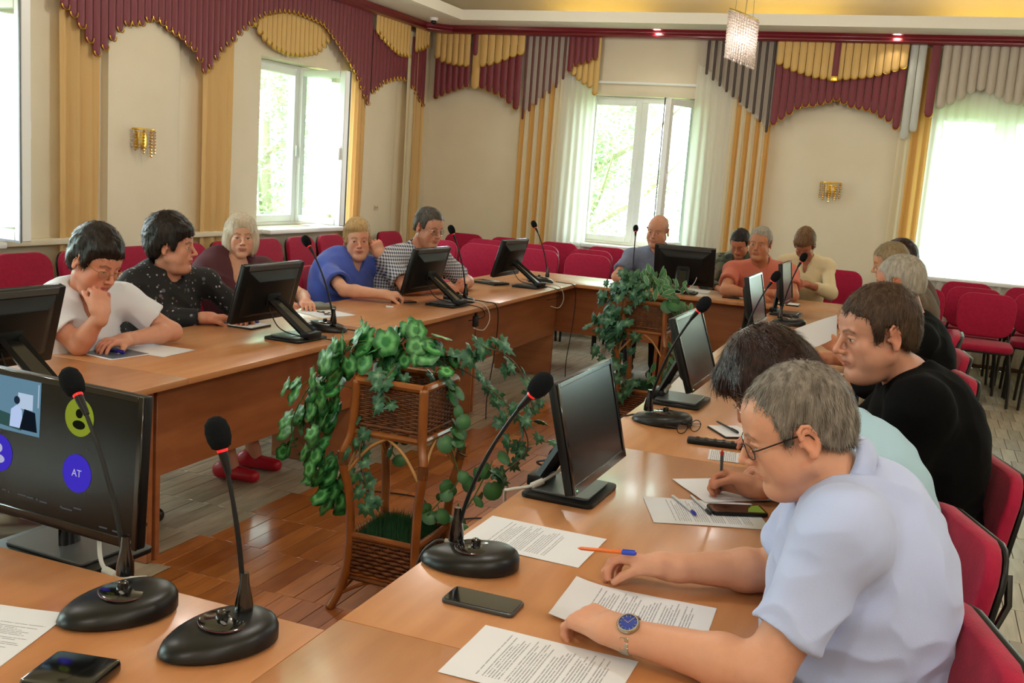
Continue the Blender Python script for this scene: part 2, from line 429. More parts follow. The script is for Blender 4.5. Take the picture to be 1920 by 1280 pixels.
# ---- outside: ground and trees
struct(G().box2((-40, -20, -3.2), (30, 45, -3.0)).build('ground', mat('lawn_green', '5f7a3a', .9)))
struct(G().box2((-40, -20, -3.4), (-39, 45, -3.1)).build('ground', MATS['lawn_green']))
m_leafs = [cloth('tree_leaf_a', 'a3bd83', .5), cloth('tree_leaf_b', 'c0d29a', .5), cloth('tree_leaf_c', '88a878', .5)]
m_bark = mat('tree_bark', '8a7a68', .9)
def tree(loc, h, r, n, label, seed):
    rr = random.Random(seed)
    t = thing('tree', label, 'tree', loc, group='trees outside the windows')
    g = G(); g.tube([(0, 0, 0), (.1, 0, h*.4), (-.05, .1, h*.8)], [.2, .14, .05], 8)
    for k in range(7):
        a = rr.uniform(0, 6.28); z = h*rr.uniform(.35, .75)
        g.tube([(0, 0, z), (math.cos(a)*r*.5, math.sin(a)*r*.5, z+.6), (math.cos(a)*r*.85, math.sin(a)*r*.85, z+1.3)], [.06, .035, .012], 5)
    g.build('trunk', m_bark, t, smooth=True)
    V = []; F = []; Mi = []
    cl_ = [(Vector((rr.gauss(0, .5), rr.gauss(0, .5), 0))*r*.9+Vector((0, 0, rr.uniform(.25, 1.05)*h)), rr.uniform(.35, .8)) for _ in range(70)]
    for k in range(n*2):
        c, s = rr.choice(cl_)
        d = Vector((rr.gauss(0, 1), rr.gauss(0, 1), rr.gauss(0, 1))).normalized()*s*rr.uniform(.5, 1)
        p = c+d; u = Vector((rr.gauss(0, 1), rr.gauss(0, 1), rr.gauss(0, .6))).normalized(); w = u.orthogonal().normalized(); l = rr.uniform(.035, .07)
        b = len(V); V += [p-u*l, p+w*l*.45, p+u*l, p-w*l*.45]; F.append((b, b+1, b+2, b+3)); Mi.append(rr.randrange(3))
    g = G(); g.v = [tuple(q) for q in V]; g.f = F; g.m = Mi
    o = g.build('foliage', m_leafs, t, fixn=False); o['kind'] = 'stuff'
tree((-10.8, 15.6, -3), 6.6, 2.0, 8000, 'leafy green tree outside the open window behind the blonde woman', 1)
tree((-16.5, 9.5, -3), 6.0, 2.0, 4000, 'pale tree outside, mostly hidden by the left wall', 2)
tree((-5.4, 17.2, -3), 6.8, 1.9, 8500, 'leafy green tree filling the middle back window', 3)
tree((-1.2, 20.5, -3), 6.8, 2.2, 6000, 'tree outside behind the sheer right of the middle window', 4)
tree((-10.4, 22.6, -3), 7.4, 2.4, 6000, 'farther tree outside beyond the middle back window', 5)
# ================================================================ curtains and slatted valances
m_slat = mat('slat_maroon', '701c2a', .55, bump=(40, .1, (1, 1, .1)), sheen=.2)
m_slaty = mat('slat_yellow', 'cfa966', .6, bump=(40, .1, (1, 1, .1)))
m_slatg = mat('slat_grey', '8f8478', .6)
m_gold = mat('gold_trim', 'e0b545', .28, metal=.9)
m_yc = cloth('curtain_yellow', 'e6c48c', .35)
m_yc2 = cloth('curtain_ochre', 'e2b26c', .4)
m_cream = cloth('curtain_cream', 'efe4c8', .4)
m_sheer = cloth('sheer_white', 'f6f5f0', .6, .12)
m_sheerg = cloth('sheer_valance_grey', 'dacfc2', .35, .05)
def slat(par, name, P, D, Nn, w, z0, z1, m, bulge=.012, trim=True, tm=None):
    """vertical half-round slat with a rounded lower end; P base point, D along wall, Nn into the room"""
    P, D, Nn = Vector(P), Vector(D), Vector(Nn); nu = 6; rows = []
    rz = w*.5
    for kz in range(5):
        t = kz/4; a = t*math.pi/2; rows.append((z0+rz*(1-math.sin(a)) if kz else z0+rz*1.0, 1.0 if kz == 0 else math.cos(a)))
    rows = [(z1, 1.0), (z0+rz, 1.0)]+[(z0+rz-rz*math.sin(R(a)), max(math.cos(R(a)), .12)) for a in (25, 50, 70, 88)]
    V = []
    for off, sg in ((0, 1), (-.006, .0)):
        for (z, f) in rows:
            for i in range(nu+1):
                s = -1+2*i/nu; V.append(P+D*(s*w*.48*f)+Nn*((bulge*(1-s*s)*f if sg else bulge*(1-s*s)*f-.006))+Vector((0, 0, z)))
    nr = len(rows); st = nr*(nu+1); F = []
    for r_ in range(nr-1):
        for i in range(nu):
            a = r_*(nu+1)+i; F.append((a, a+1, a+nu+2, a+nu+1)); F.append((st+a, st+a+nu+1, st+a+nu+2, st+a+1))
    bd = [r_*(nu+1) for r_ in range(nr)]+[(nr-1)*(nu+1)+i for i in range(1, nu+1)]+[r_*(nu+1)+nu for r_ in range(nr-2, -1, -1)]
    for a, b in zip(bd, bd[1:]): F.append((a, b, b+st, a+st))
    o = G().add(V, F).build(name, m, par, smooth=True, world=True)
    if trim:
        pts = [P+D*(w*.48*math.cos(a))+Nn*(bulge*.5+bulge*.5*abs(math.sin(a))+.004)+Vector((0, 0, z0+rz-rz*1.02*math.sin(a))) for a in [math.pi*k/8 for k in range(9)]]
        g = G().tube(pts, .0045, 5); t = g.build('gold_trim', m_gold, o, smooth=True); t.matrix_parent_inverse = world_inv(o)
    return o
def valance(name, label, wall, pos, a, b, pitch, bot, top=3.05, m=None, group=None, trim=True, w=None, nm='slat', topf=None, bulge=.012):
    if wall == 'L': D, Nn, pt = (0, 1, 0), (1, 0, 0), (lambda s: (pos, s, 0))
    else: D, Nn, pt = (1, 0, 0), (0, -1, 0), (lambda s: (s, pos, 0))
    t = thing(name, label, 'valance', (*pt((a+b)/2)[:2], 2.9), group=group)
    n = max(1, round((b-a)/pitch)); p = (b-a)/n
    for k in range(n):
        s = a+(k+.5)*p
        slat(t, nm, pt(s), D, Nn, (w or p*.96), interp(bot, s), topf(s) if topf else top, m or m_slat, bulge=bulge, trim=trim)
    return t
K1, K2 = 1.015, .991
cL = lambda pts: [(a*K1, 1.6+(b-1.6)*K1) for a, b in pts]
cB = lambda pts: [(a*K2, 1.6+(b-1.6)*K2) for a, b in pts]
A = cL([(5.39, 2.43), (5.43, 2.41), (5.52, 2.36), (5.58, 2.3), (5.64, 2.23), (5.72, 2.14), (5.81, 2.23), (5.91, 2.33), (5.99, 2.39), (6.13, 2.41), (6.25, 2.47), (6.33, 2.46), (6.44, 2.41), (6.57, 2.38), (6.64, 2.34), (6.71, 2.31), (6.78, 2.24), (6.87, 2.14), (6.94, 2.23), (7.01, 2.3), (7.09, 2.38), (7.17, 2.42), (7.29, 2.52), (7.43, 2.61), (7.61, 2.71), (7.88, 2.78), (8.09, 2.8), (8.34, 2.79), (8.53, 2.77), (8.72, 2.67), (8.98, 2.51), (9.17, 2.38), (9.4, 2.13)])
valance('valance', 'long maroon slatted valance with gold-tipped scallops between and over the left windows', 'L', -5.395, 5.47, 9.59, .072, A)
Y1 = cL([(7.4, 2.72), (7.54, 2.62), (7.66, 2.53), (7.82, 2.47), (8.03, 2.44), (8.28, 2.46), (8.5, 2.51), (8.63, 2.59), (8.75, 2.68)])
valance('valance', 'ochre slatted valance hanging in an oval below the maroon slats over the left window', 'L', -5.44, 7.55, 8.86, .072, Y1, m=m_slaty)
A2 = cL([(9.49, 2.24), (9.74, 2.37), (10.02, 2.44), (10.23, 2.45)]); YA2 = cL([(9.43, 2.88), (9.58, 2.8), (9.82, 2.72), (10.0, 2.68), (10.2, 2.69)])
valance('valance', 'maroon slatted valance below ochre slats on the left wall beside the room corner', 'L', -5.4, 9.62, 10.38, .075, A2, top=2.9)
valance('valance', 'ochre slatted top valance on the left wall beside the room corner', 'L', -5.372, 9.62, 10.38, .075, YA2, m=m_slaty)
Cn = cL([(10.33, 2.42), (10.5, 2.3), (10.68, 2.2), (10.75, 2.2)]); Cy = cL([(10.33, 2.76), (10.5, 2.8), (10.68, 2.88)])
valance('valance', 'narrow maroon slatted valance on the left wall right in the room corner', 'L', -5.4, 10.5, 10.84, .075, Cn, top=2.95)
valance('valance', 'narrow ochre slatted valance on the left wall right in the room corner', 'L', -5.372, 10.5, 10.84, .075, Cy, m=m_slaty)
# back wall, left bay
YB1 = 10.98
valance('valance', 'maroon slatted valance on the back wall between the corner and the ochre strip', 'B', YB1, -5.36, -4.92, .075, cB([(-5.49, 2.2), (-5.41, 2.32), (-5.2, 2.41), (-4.94, 2.5)]), top=2.95)
valance('valance', 'ochre slatted valance on the back wall between the corner and the short maroon slat', 'B', YB1-.028, -5.36, -4.92, .075, cB([(-5.49, 2.84), (-5.41, 2.81), (-5.32, 2.75), (-5.14, 2.71), (-4.96, 2.7)]), m=m_slaty)
valance('valance', 'single ochre slat in the middle of the left back-wall valance', 'B', YB1, -4.9, -4.8, .1, [(0, 2.46)], m=m_slaty, trim=False)
valance('valance', 'single short maroon slat over the ochre one in the left back-wall valance', 'B', YB1-.03, -4.89, -4.83, .06, [(0, 2.82)], trim=False)
valance('valance', 'maroon slatted valance on the back wall left of the middle window curtain', 'B', YB1, -4.8, -4.3, .083, cB([(-4.84, 2.48), (-4.56, 2.39), (-4.38, 2.26), (-4.31, 2.24)]), top=2.95)
valance('valance', 'ochre slatted top valance on the back wall left of the middle window curtain', 'B', YB1-.028, -4.8, -4.27, .083, cB([(-4.85, 2.7), (-4.65, 2.74), (-4.42, 2.83), (-4.34, 2.85)]), m=m_slaty)
valance('valance', 'narrow brown-red slats hanging apart over the sheer left of the middle window', 'B', YB1, -4.29, -3.78, .073, cB([(-4.29, 2.16), (-4.21, 2.26), (-4.14, 2.33), (-4.07, 2.4), (-4.0, 2.45), (-3.92, 2.52), (-3.87, 2.6), (-3.79, 2.64)]), w=.026, m=mat('slat_brownred', '5a2220', .5), bulge=.008, trim=False)
valance('valance', 'short maroon slats at the upper left corner of the middle window', 'B', YB1, -3.78, -3.44, .068, cB([(-3.77, 2.69), (-3.71, 2.75), (-3.56, 2.79), (-3.49, 2.83)]))
valance('valance', 'ochre slats below the short maroon ones at the upper left of the middle window', 'B', YB1+.03, -3.74, -3.42, .065, cB([(-3.75, 2.66), (-3.64, 2.58), (-3.54, 2.53), (-3.49, 2.46)]), m=m_slaty)
valance('valance', 'narrow dark brown slats hanging apart over the sheer right of the middle window', 'B', YB1, -2.3, -1.56, .074, cB([(-2.29, 2.72), (-2.19, 2.64), (-2.11, 2.58), (-2.04, 2.53), (-1.96, 2.48), (-1.89, 2.43), (-1.81, 2.37), (-1.74, 2.32), (-1.67, 2.24), (-1.59, 2.13)]), w=.028, m=mat('slat_darkbrown', '3c2c26', .5), bulge=.008, trim=False)
CM = cB([(-1.6, 2.2), (-1.52, 2.25), (-1.45, 2.31), (-1.37, 2.36), (-1.3, 2.42), (-1.2, 2.43), (-1.07, 2.46), (-0.96, 2.5), (-0.88, 2.47), (-0.79, 2.43), (-0.68, 2.42), (-0.58, 2.39), (-0.5, 2.34), (-0.42, 2.31), (-0.33, 2.2)])
valance('valance', 'wide maroon slatted valance with gold tips on the back wall above the gold sconce', 'B', YB1, -1.57, -.33, .073, CM, top=2.95)
CY_ = cB([(-1.57, 2.84), (-1.45, 2.78), (-1.34, 2.75), (-1.18, 2.71), (-1.02, 2.69), (-0.82, 2.71), (-0.62, 2.74), (-0.5, 2.78), (-0.36, 2.83)])
valance('valance', 'wide ochre slatted valance above the maroon one on the back wall over the gold sconce', 'B', YB1-.03, -1.57, -.33, .073, CY_, m=m_slaty)
t = valance('valance', 'single maroon slat ending in a gold band in the middle of the wide ochre valance', 'B', YB1-.056, -1.02, -.955, .065, [(0, 2.67)], trim=False)
G().box((-.988, YB1-.068, 2.7), (.062, .02, .05)).build('gold_band', m_gold, t, world=True, bevel=.004)
valance('valance', 'two long pale grey slats beside the right window curtain', 'B', YB1, -.32, -.17, .075, [(-.3, 2.14), (-.2, 2.24)], m=mat('slat_palegrey', 'b8bab4', .5), trim=False)
valance('valance', 'single long maroon slat with gold tip left of the right sheer curtain', 'B', YB1-.03, -.13, -.045, .085, [(0, 2.37)])
valance('valance', 'grey scalloped sheer valance over the right window', 'B', YB1-.02, -.03, 1.62, .083, cB([(0.02, 2.47), (0.11, 2.52), (0.18, 2.56), (0.24, 2.6), (0.32, 2.66), (0.4, 2.63), (0.5, 2.59), (0.6, 2.54), (0.69, 2.53), (.8, 2.5), (1., 2.6), (1.15, 2.66), (1.3, 2.6), (1.5, 2.5)]), m=m_sheerg, trim=False, w=.083, bulge=.03)
valance('valance', 'grey sheer strip hanging behind the narrow slats left of the middle window', 'B', YB1+.045, -4.29, -3.78, .085, cB([(-4.29, 2.26), (-4.0, 2.5), (-3.79, 2.7)]), m=m_sheerg, trim=False, w=.092, bulge=.006)
valance('valance', 'grey sheer strip hanging behind the narrow slats right of the middle window', 'B', YB1+.045, -2.36, -1.56, .085, cB([(-2.3, 2.8), (-2.0, 2.5), (-1.59, 2.2)]), m=m_sheerg, trim=False, w=.092, bulge=.006)
# long curtain panels
def panel(par, name, wall, pos, a, b, z0, z1, m, folds, amp=.02, gather=0.):
    g = G(); n = max(6, int(folds*8)); c = (a+b)/2
    def fn(u, v):
        z = z0+(z1-z0)*v; s = a+(b-a)*u; s = c+(s-c)*(1-gather*(1-v)*.5)
        n_ = amp*math.sin(u*folds*2*math.pi+.4*math.sin(v*3+u*5))*(.55+.45*(1-v))+.006*math.sin(u*37+v*4)
        return (pos+n_, s, z) if wall == 'L' else (s, pos-n_, z)
    g.grid(fn, n, 10); o = g.build(name, m, par, smooth='all', world=True, fixn=False); return o
def curtain(label, wall, pos, a, b, spec, loc_z=1.5):
    t = thing('curtain', label, 'curtain', ((pos, (a+b)/2, loc_z) if wall == 'L' else ((a+b)/2, pos, loc_z)))
    for (p0, p1, z0, z1, m, folds, amp) in spec: panel(t, 'panel', wall, pos, p0, p1, z0, z1, m, folds, amp)
    return t
curtain('ochre curtain strip left of the gold sconce on the left wall', 'L', -5.44, 5.5, 5.86, [(5.5, 5.86, .05, 3.04, m_yc, 3, .02)])
curtain('ochre curtain strip between the left sconce and the open window', 'L', -5.43, 6.97, 7.36, [(6.97, 7.36, .05, 3.04, m_yc, 3, .02)])
curtain('ochre and cream curtain strip right of the open left window', 'L', -5.43, 9.24, 9.56, [(9.24, 9.56, .05, 3.04, m_yc, 5, .022)])
curtain('ochre curtain strip hanging in the room corner', 'L', -5.41, 10.42, 10.85, [(10.42, 10.6, .05, 3.0, m_cream, 1.5, .015), (10.6, 10.85, .05, 3.0, m_yc, 2, .02)])
st = []
x = -4.30
for k in range(9):
    w = .055; st.append((x, x+w, .05, 3.03, m_yc2 if k % 2 == 0 and k < 8 else m_cream, 1, .012)); x += w
curtain('striped ochre and white curtain left of the middle back window', 'B', WY-.11, -4.30, -3.44, st+[(-3.83, -3.44, .05, 3.03, m_sheer, 5, .02)])
st = []; x = -1.98
for k in range(8):
    w = .052; st.append((x, x+w, .05, 3.03, m_cream if k % 2 == 0 else m_yc2, 1, .012)); x += w
curtain('white sheer and ochre striped curtain right of the middle back window', 'B', WY-.11, -2.37, -1.56, [(-2.37, -1.97, .05, 3.03, m_sheer, 4.5, .022)]+st)
curtain('ochre curtain strip left of the wide white sheer on the back wall', 'B', WY-.11, -.33, -.05, [(-.33, -.22, .05, 3.03, m_cream, 1.5, .015), (-.22, -.05, .05, 3.03, m_yc2, 2, .02)])
curtain('wide white sheer curtain glowing in front of the right back window', 'B', WY-.09, -.06, 1.9, [(-.06, 1.9, .05, 3.03, m_sheer, 22, .018)])
# sconces, pendant, downlights, camera, outlet
m_cryst = mat('crystal', 'd8cbc2', .06, spec=.9, alpha=.5)
m_crystg = mat('crystal_gold', 'd9a850', .15, metal=.6)
def sconce(label, M):
    t = thing('wall_sconce', label, 'lamp'); t.matrix_world = M     # local x along wall, y into the room
    G().box((0, .01, .02), (.1, .02, .12)).build('backplate', m_gold, t, bevel=.005)
    g = G(); pts = [(.1*math.cos(a), .09*math.sin(a)+.01, .1) for a in [math.pi*k/12 for k in range(13)]]
    g.tube(pts, .006, 6); g.build('ring', m_gold, t, smooth=True)
    for k, a in enumerate([math.pi*k/10 for k in range(11)]):
        g = G(); ln = 7+(k % 2)-abs(k-5)//2+1
        for q in range(ln): g.sphere((.1*math.cos(a), .09*math.sin(a)+.01, .085-q*.022), .0095, 6, 4, sc=(1, 1, 1.15))
        g.build('crystal_strand', m_crystg if k % 2 else m_cryst, t)
sconce('gold crystal sconce on the left wall beside the ochre curtain', Matrix(((0, 1, 0, WX+.065), (-1, 0, 0, 6.28), (0, 0, 1, 1.6), (0, 0, 0, 1))))
sconce('gold crystal sconce on the back wall under the wide maroon valance', Matrix(((-1, 0, 0, -.92), (0, -1, 0, WY), (0, 0, 1, 1.6), (0, 0, 0, 1))))
t = thing('crystal_pendant', 'spiral crystal pendant lamp hanging in front of the back wall', 'lamp', (-1.06, 6.0, 2.27), rz=R(0))
g = G(); ov = [(.082*math.cos(a), .05*math.sin(a), .262-.03*math.cos(a)*1.0) for a in [2*math.pi*k/24 for k in range(25)]]
g.tube(ov, .004, 6); g.build('top_ring', mat('pendant_gold', 'cbb06a', .3, metal=.8), t, smooth=True)
for k in range(36):
    a = 2*math.pi*k/36; g = G()
    for q in range(15+(k % 3 == 0)): g.sphere((.082*math.cos(a), .05*math.sin(a), .25-.03*math.cos(a)-q*.0163), .0072, 6, 4, sc=(1, 1, 1.15))
    g.tube([(.082*math.cos(a), .05*math.sin(a), .255-.03*math.cos(a)), (.082*math.cos(a), .05*math.sin(a), -.0-.03*math.cos(a))], .0018, 4)
    g.build('crystal_strand', m_cryst, t)
G().sphere((0, 0, .13), .028, 12, 8, sc=(1.5, .8, .8)).build('bulb', emit('bulb_white', 'fff2e0', 4), t, smooth=True)
g = G(); g.tube([(-.05, 0, .275), (-.03, 0, 1.23)], .0015, 4); g.tube([(.05, 0, .235), (.03, 0, 1.23)], .0015, 4); g.tube([(.0, .0, .14), (.015, 0, .5), (.02, 0, 1.23)], .0025, 5); g.build('cord', mat('cord_grey', '8d8468', .5), t)
G().lathe([(.06, 1.2), (.06, 1.23)], n=20).build('canopy', MATS['pendant_gold'], t, smooth=True)
for (x, y, l) in [(-5.24, 10.82, 'round white ceiling downlight beside the security camera'), (-2.79, 10.86, 'round white ceiling downlight above the middle back window'), (-.45, 10.86, 'round white ceiling downlight above the wide maroon valance')]:
    t = thing('downlight', l, 'light', (x, y, 3.13))
    G().lathe([(.052, .0), (.055, -.006), (.04, -.008), (.038, 0)], n=20).build('trim_ring', m_white, t, smooth=True)
    G().lathe([(.036, -.001), (.03, -.007)], n=16).build('lens', emit('downlight_glow', 'fff3dc', 22), t, smooth=True)
    l_ = bpy.data.lights.new('downlight_beam', 'SPOT'); l_.energy = 12; l_.spot_size = R(110); l_.spot_blend = .6; l_.color = (1, .9, .75); l_.shadow_soft_size = .04
    lo = bpy.data.objects.new('downlight_beam', l_); COL.objects.link(lo); lo.location = (x, y, 3.115)
t = thing('security_camera', 'small dark dome security camera hanging under the ceiling in the corner', 'camera', (-5.1, 10.36, 3.13))
G().lathe([(.045, 0), (.045, -.02), (.035, -.03)], n=16).build('mount', m_white, t, smooth=True)
G().sphere((0, 0, -.045), .03, 14, 8).build('dome', mat('dome_black', '15120f', .2), t, smooth=True)
t = thing('wall_outlet', 'small white cable plate on the left wall near the corner', 'outlet', (WX+.065, 9.9, 1.1))
G().box((.004, 0, 0), (.008, .08, .05)).build('plate', mat('outlet_cream', 'cfc2ac', .5), t, bevel=.002)
g = G(); g.box((.009, -.018, 0), (.004, .012, .018)); g.box((.009, .018, 0), (.004, .012, .018)); g.build('socket', mat('outlet_dark', '8a7a66', .5), t)
# ================================================================ tables
m_top = wood('table_top_beech', 'be8558', 'b0764a', .3, (1, 7, 1), .12, 3)
m_topx = wood('table_top_beech_x', 'be8558', 'b0764a', .3, (7, 1, 1), .12, 3)
m_pan = wood('table_panel_beech_shade', 'a0623a', '8d5230', .4, (1, 1, 7), .1, 3)  # darker beech than the tops: shade on the panels is put into the colour
m_edge = mat('table_edge_band', 'a86c3e', .45)
m_cork = mat('cable_box_black', '1b1614', .5)
def table(label, cx, cy, L, D, rz, legs=(True, True), front=1, mt=None):
    """local x along the length, +y the visitors' side (modesty panel near +y edge)"""
    t = thing('conference_table', label, 'table', (cx, cy, 0), rz, 'conference tables of the horseshoe')
    G().box((0, 0, .7375), (L-.0015, D, .025)).build('tabletop', mt or m_top, t, bevel=.002)
    G().box((0, D/2-.16, .53), (L-.05, .018, .385)).build('modesty_panel', m_pan, t, bevel=.002, seg=1)
    for s, on in ((-1, legs[0]), (1, legs[1])):
        if on: G().box((s*(L/2-.022), -.02, .3625), (.026, D-.26, .725)).build('side_panel', m_pan, t, bevel=.002, seg=1)
    G().box((0, D/2-.18, .705), (L*.5, .03, .04)).build('cable_tray', m_cork, t)
    return t
yl = [1.6, 3.13, 4.66, 6.2, 7.8]; loc_ = ['nearest end, behind the foreground monitor', 'in front of the woman in black', 'in front of the woman in blue', 'in front of the checked-shirt man']
for k in range(4):
    table('left conference table section %s' % loc_[k], -2.84, (yl[k]+yl[k+1])/2, yl[k+1]-yl[k], .74, R(-90))
for k, (a, b, w_) in enumerate([(-3.2, -1.8, 'left end beside the corner'), (-1.8, -.2, 'under the black monitor of the bald man')]):
    table('back conference table section %s' % w_, (a+b)/2, 8.14, b-a-.0, .68, R(180), mt=m_topx)
yr = [.3, 1.62, 3.17, 4.72, 6.26, 7.8]; lr = ['nearest the lower edge', 'in front of the grey-haired man with glasses', 'in front of the man in black', 'under the held-up papers', 'at the far end near the back table']
for k in range(5):
    table('right conference table section %s' % lr[k], -.56, (yr[k]+yr[k+1])/2, yr[k+1]-yr[k], .72, R(90))
table('near conference table crossing in front of the photographer', -1.93, 1.2, 2.02, .73, 0, mt=m_topx)
# small black equipment table behind the near table
t = thing('equipment_table', 'low black glass-topped stand behind the near table, carrying the meeting screen', 'stand', (-2.06, 1.77, 0))
m_blk = mat('black_plastic', '0b0c0d', .42, spec=.3); m_blkg = mat('black_gloss', '0b0b0d', .12, coat=.5)
G().box((0, 0, .694), (.82, .36, .012)).build('top', mat('smoked_glass', '1c1f1c', .08, coat=.6), t, bevel=.003)
for a in (-.37, .37):
    for b in (-.14, .14): G().box((a, b, .344), (.04, .04, .688)).build('leg', m_blk, t, bevel=.003)
G().box((0, 0, .3), (.7, .38, .015)).build('shelf', m_blk, t)

# ================================================================ chairs
m_red = mat('chair_red', 'a0143a', .8, var=(40, '8a1030', (1, 1, 1), .6), bump=(180, .15, (1, 1, 1)), sheen=.12, spec=.2)
m_cfr = mat('chair_frame_black', '101010', .3, spec=.6)
def rpad(w, d, h, r, taper=0.):
    """rounded cushion outline extruded, in xy, z 0..h"""
    pts = []
    for cx_, cy_, a0 in ((w/2-r, d/2-r, 0), (-w/2+r, d/2-r, 90), (-w/2+r, -d/2+r, 180), (w/2-r, -d/2+r, 270)):
        for k in range(6):
            a = R(a0+18*k); x, y = cx_+r*math.cos(a), cy_+r*math.sin(a)
            pts.append((x*(1-taper*(.5-y/d)), y))
    return pts
def make_chair():
    t = thing('conference_chair', 'x', 'chair', (0, 0, 0), 0, 'red conference chairs')
    g = G(); g.prism(rpad(.47, .43, 0, .09, .08), .43, .485); s = g.build('seat', m_red, t, bevel=.02, seg=3)
    g = G(); g.prism(rpad(.44, .40, 0, .085, .1), .418, .432); g.build('seat_shell', m_blk, s, bevel=.003, seg=1)
    def back(th0, th1, w, h):
        g = G(); P = rpad(w, h, 0, .11, .06)
        nx = 8; V = []
        for sgn, th in ((0, th0), (1, th1)):
            for x, y in P: V.append((x, th-.10*(x/w*2)**2*-.35, y))
        n = len(P); F = [tuple(range(n)), tuple(range(2*n-1, n-1, -1))]+[(i, n+i, n+(i+1) % n, (i+1) % n) for i in range(n)]
        g.add(V, F); return g
    M = Matrix.Translation((0, -.215, .685)) @ Matrix.Rotation(R(9), 4, 'X')
    g = back(-.018, .022, .46, .36); g.xf(M); b = g.build('backrest', m_red, t, bevel=.012, seg=3)
    g = back(-.034, -.019, .455, .355); g.xf(M); g.build('back_shell', m_blk, b, bevel=.006, seg=2)
    for sx in (-1, 1):
        G().tube([(sx*.2, .16, .425), (sx*.225, .2, .25), (sx*.235, .215, 0)], [.013, .013, .012], 8).build('leg', m_cfr, t, smooth=True)
        G().tube([(sx*.2, -.17, .425), (sx*.225, -.22, .25), (sx*.235, -.25, 0)], [.013, .013, .012], 8).build('leg', m_cfr, t, smooth=True)
        G().tube([(sx*.19, -.1, .41), (sx*.195, -.21, .43), (sx*.195, -.235, .5), (sx*.17, -.235, .58)], .011, 8).build('back_support', m_cfr, t, smooth=True)
        G().tube([(sx*.2, -.17, .42), (sx*.2, .16, .42)], .011, 8).build('side_rail', m_cfr, t, smooth=True)
    return t
chair0 = make_chair(); used_c = [False]
def chair(x, y, rz, label):
    if not used_c[0]:
        used_c[0] = True; chair0.location = (x, y, 0); chair0.rotation_euler = (0, 0, R(rz)); chair0['label'] = label; return chair0
    return dup(chair0, (x, y, 0), R(rz), label)
ordl = ['below the nearest left window, behind the woman in white', 'against the left wall, behind the gap beside the woman in white', 'against the left wall behind the dark-haired woman', 'against the left wall right of the dark-haired woman', 'against the left wall left of the blonde woman', 'against the left wall right of the blonde woman', 'second right of the blonde woman under the open window', 'under the open window left of the woman in blue', 'against the left wall behind the checked-shirt man']
for y, l in zip([4.98, 5.51, 6.04, 6.57, 7.1, 7.63, 8.16, 8.68, 9.86], ordl):
    chair(-5.03, y, -90+rnd.uniform(-3, 3), 'red chair '+l)
rows = [(9.22, 'front', [-4.45, -3.95, -3.4, -2.88]), (9.83, 'middle', [-4.2, -3.62, -3.05, -2.5]), (10.44, 'back', [-4.70, -4.16, -3.6, -3.06, -2.5])]
for y, rn, xs in rows:
    for k, x in enumerate(xs):
        chair(x, y+rnd.uniform(-.03, .03), 180+rnd.uniform(-3, 3), 'empty red chair, %s from the left in the %s row before the middle back window' % (['first', 'second', 'third', 'fourth', 'fifth'][k], rn))
rows = [(9.28, 'front', [.03, .57, 1.12]), (9.8, 'middle', [-.06, .49, 1.04, 1.6]), (10.38, 'back', [-.08, .46, 1.0, 1.54])]
for y, rn, xs in rows:
    for k, x in enumerate(xs):
        chair(x, y, 180+rnd.uniform(-3, 3), 'empty red chair, %s from the left in the %s row before the bright sheer' % (['first', 'second', 'third', 'fourth'][k], rn))
chair(-.70, 10.42, 180, 'red chair behind the woman in the beige blazer below the gold sconce')
chair(-1.86, 10.4, 176, 'red chair by the back wall behind the black back monitor')
for x, y, rz, l in [(-.03, 1.86, 106, 'under the grey-haired man with glasses'), (-.03, 2.52, 110, 'under the woman in the pale turquoise blouse'), (.07, 3.22, 107.5, 'under the man in the black shirt'),
                    (.02, 4.83, 107, 'under the grey-haired man in the black jacket'), (.03, 5.58, 98, 'empty beyond the man in the black jacket'), (.03, 6.45, 90, 'under the woman with short blond hair by the right table')]:
    chair(x, y, rz, 'red chair '+l)
for x, y, l in [(-3.5, 3.42, 'under the woman in the white top'), (-3.6, 4.2, 'under the woman in the black floral blouse'), (-3.62, 4.95, 'under the blonde woman in maroon'), (-3.75, 5.6, 'standing empty between the blonde woman and the woman in blue'), (-3.6, 6.15, 'under the woman in the blue blouse'), (-3.6, 7.15, 'under the man in the checked shirt')]:
    chair(x, y, -90, 'red chair '+l)
for x, y, l in [(-2.05, 8.85, 'under the bald man'), (-1.25, 8.85, 'under the man in the coral polo'), (-1.42, 9.68, 'under the young person in camouflage'), (-.9, 9.6, 'under the woman in the beige blazer')]:
    chair(x, y, 180, 'red chair '+l)

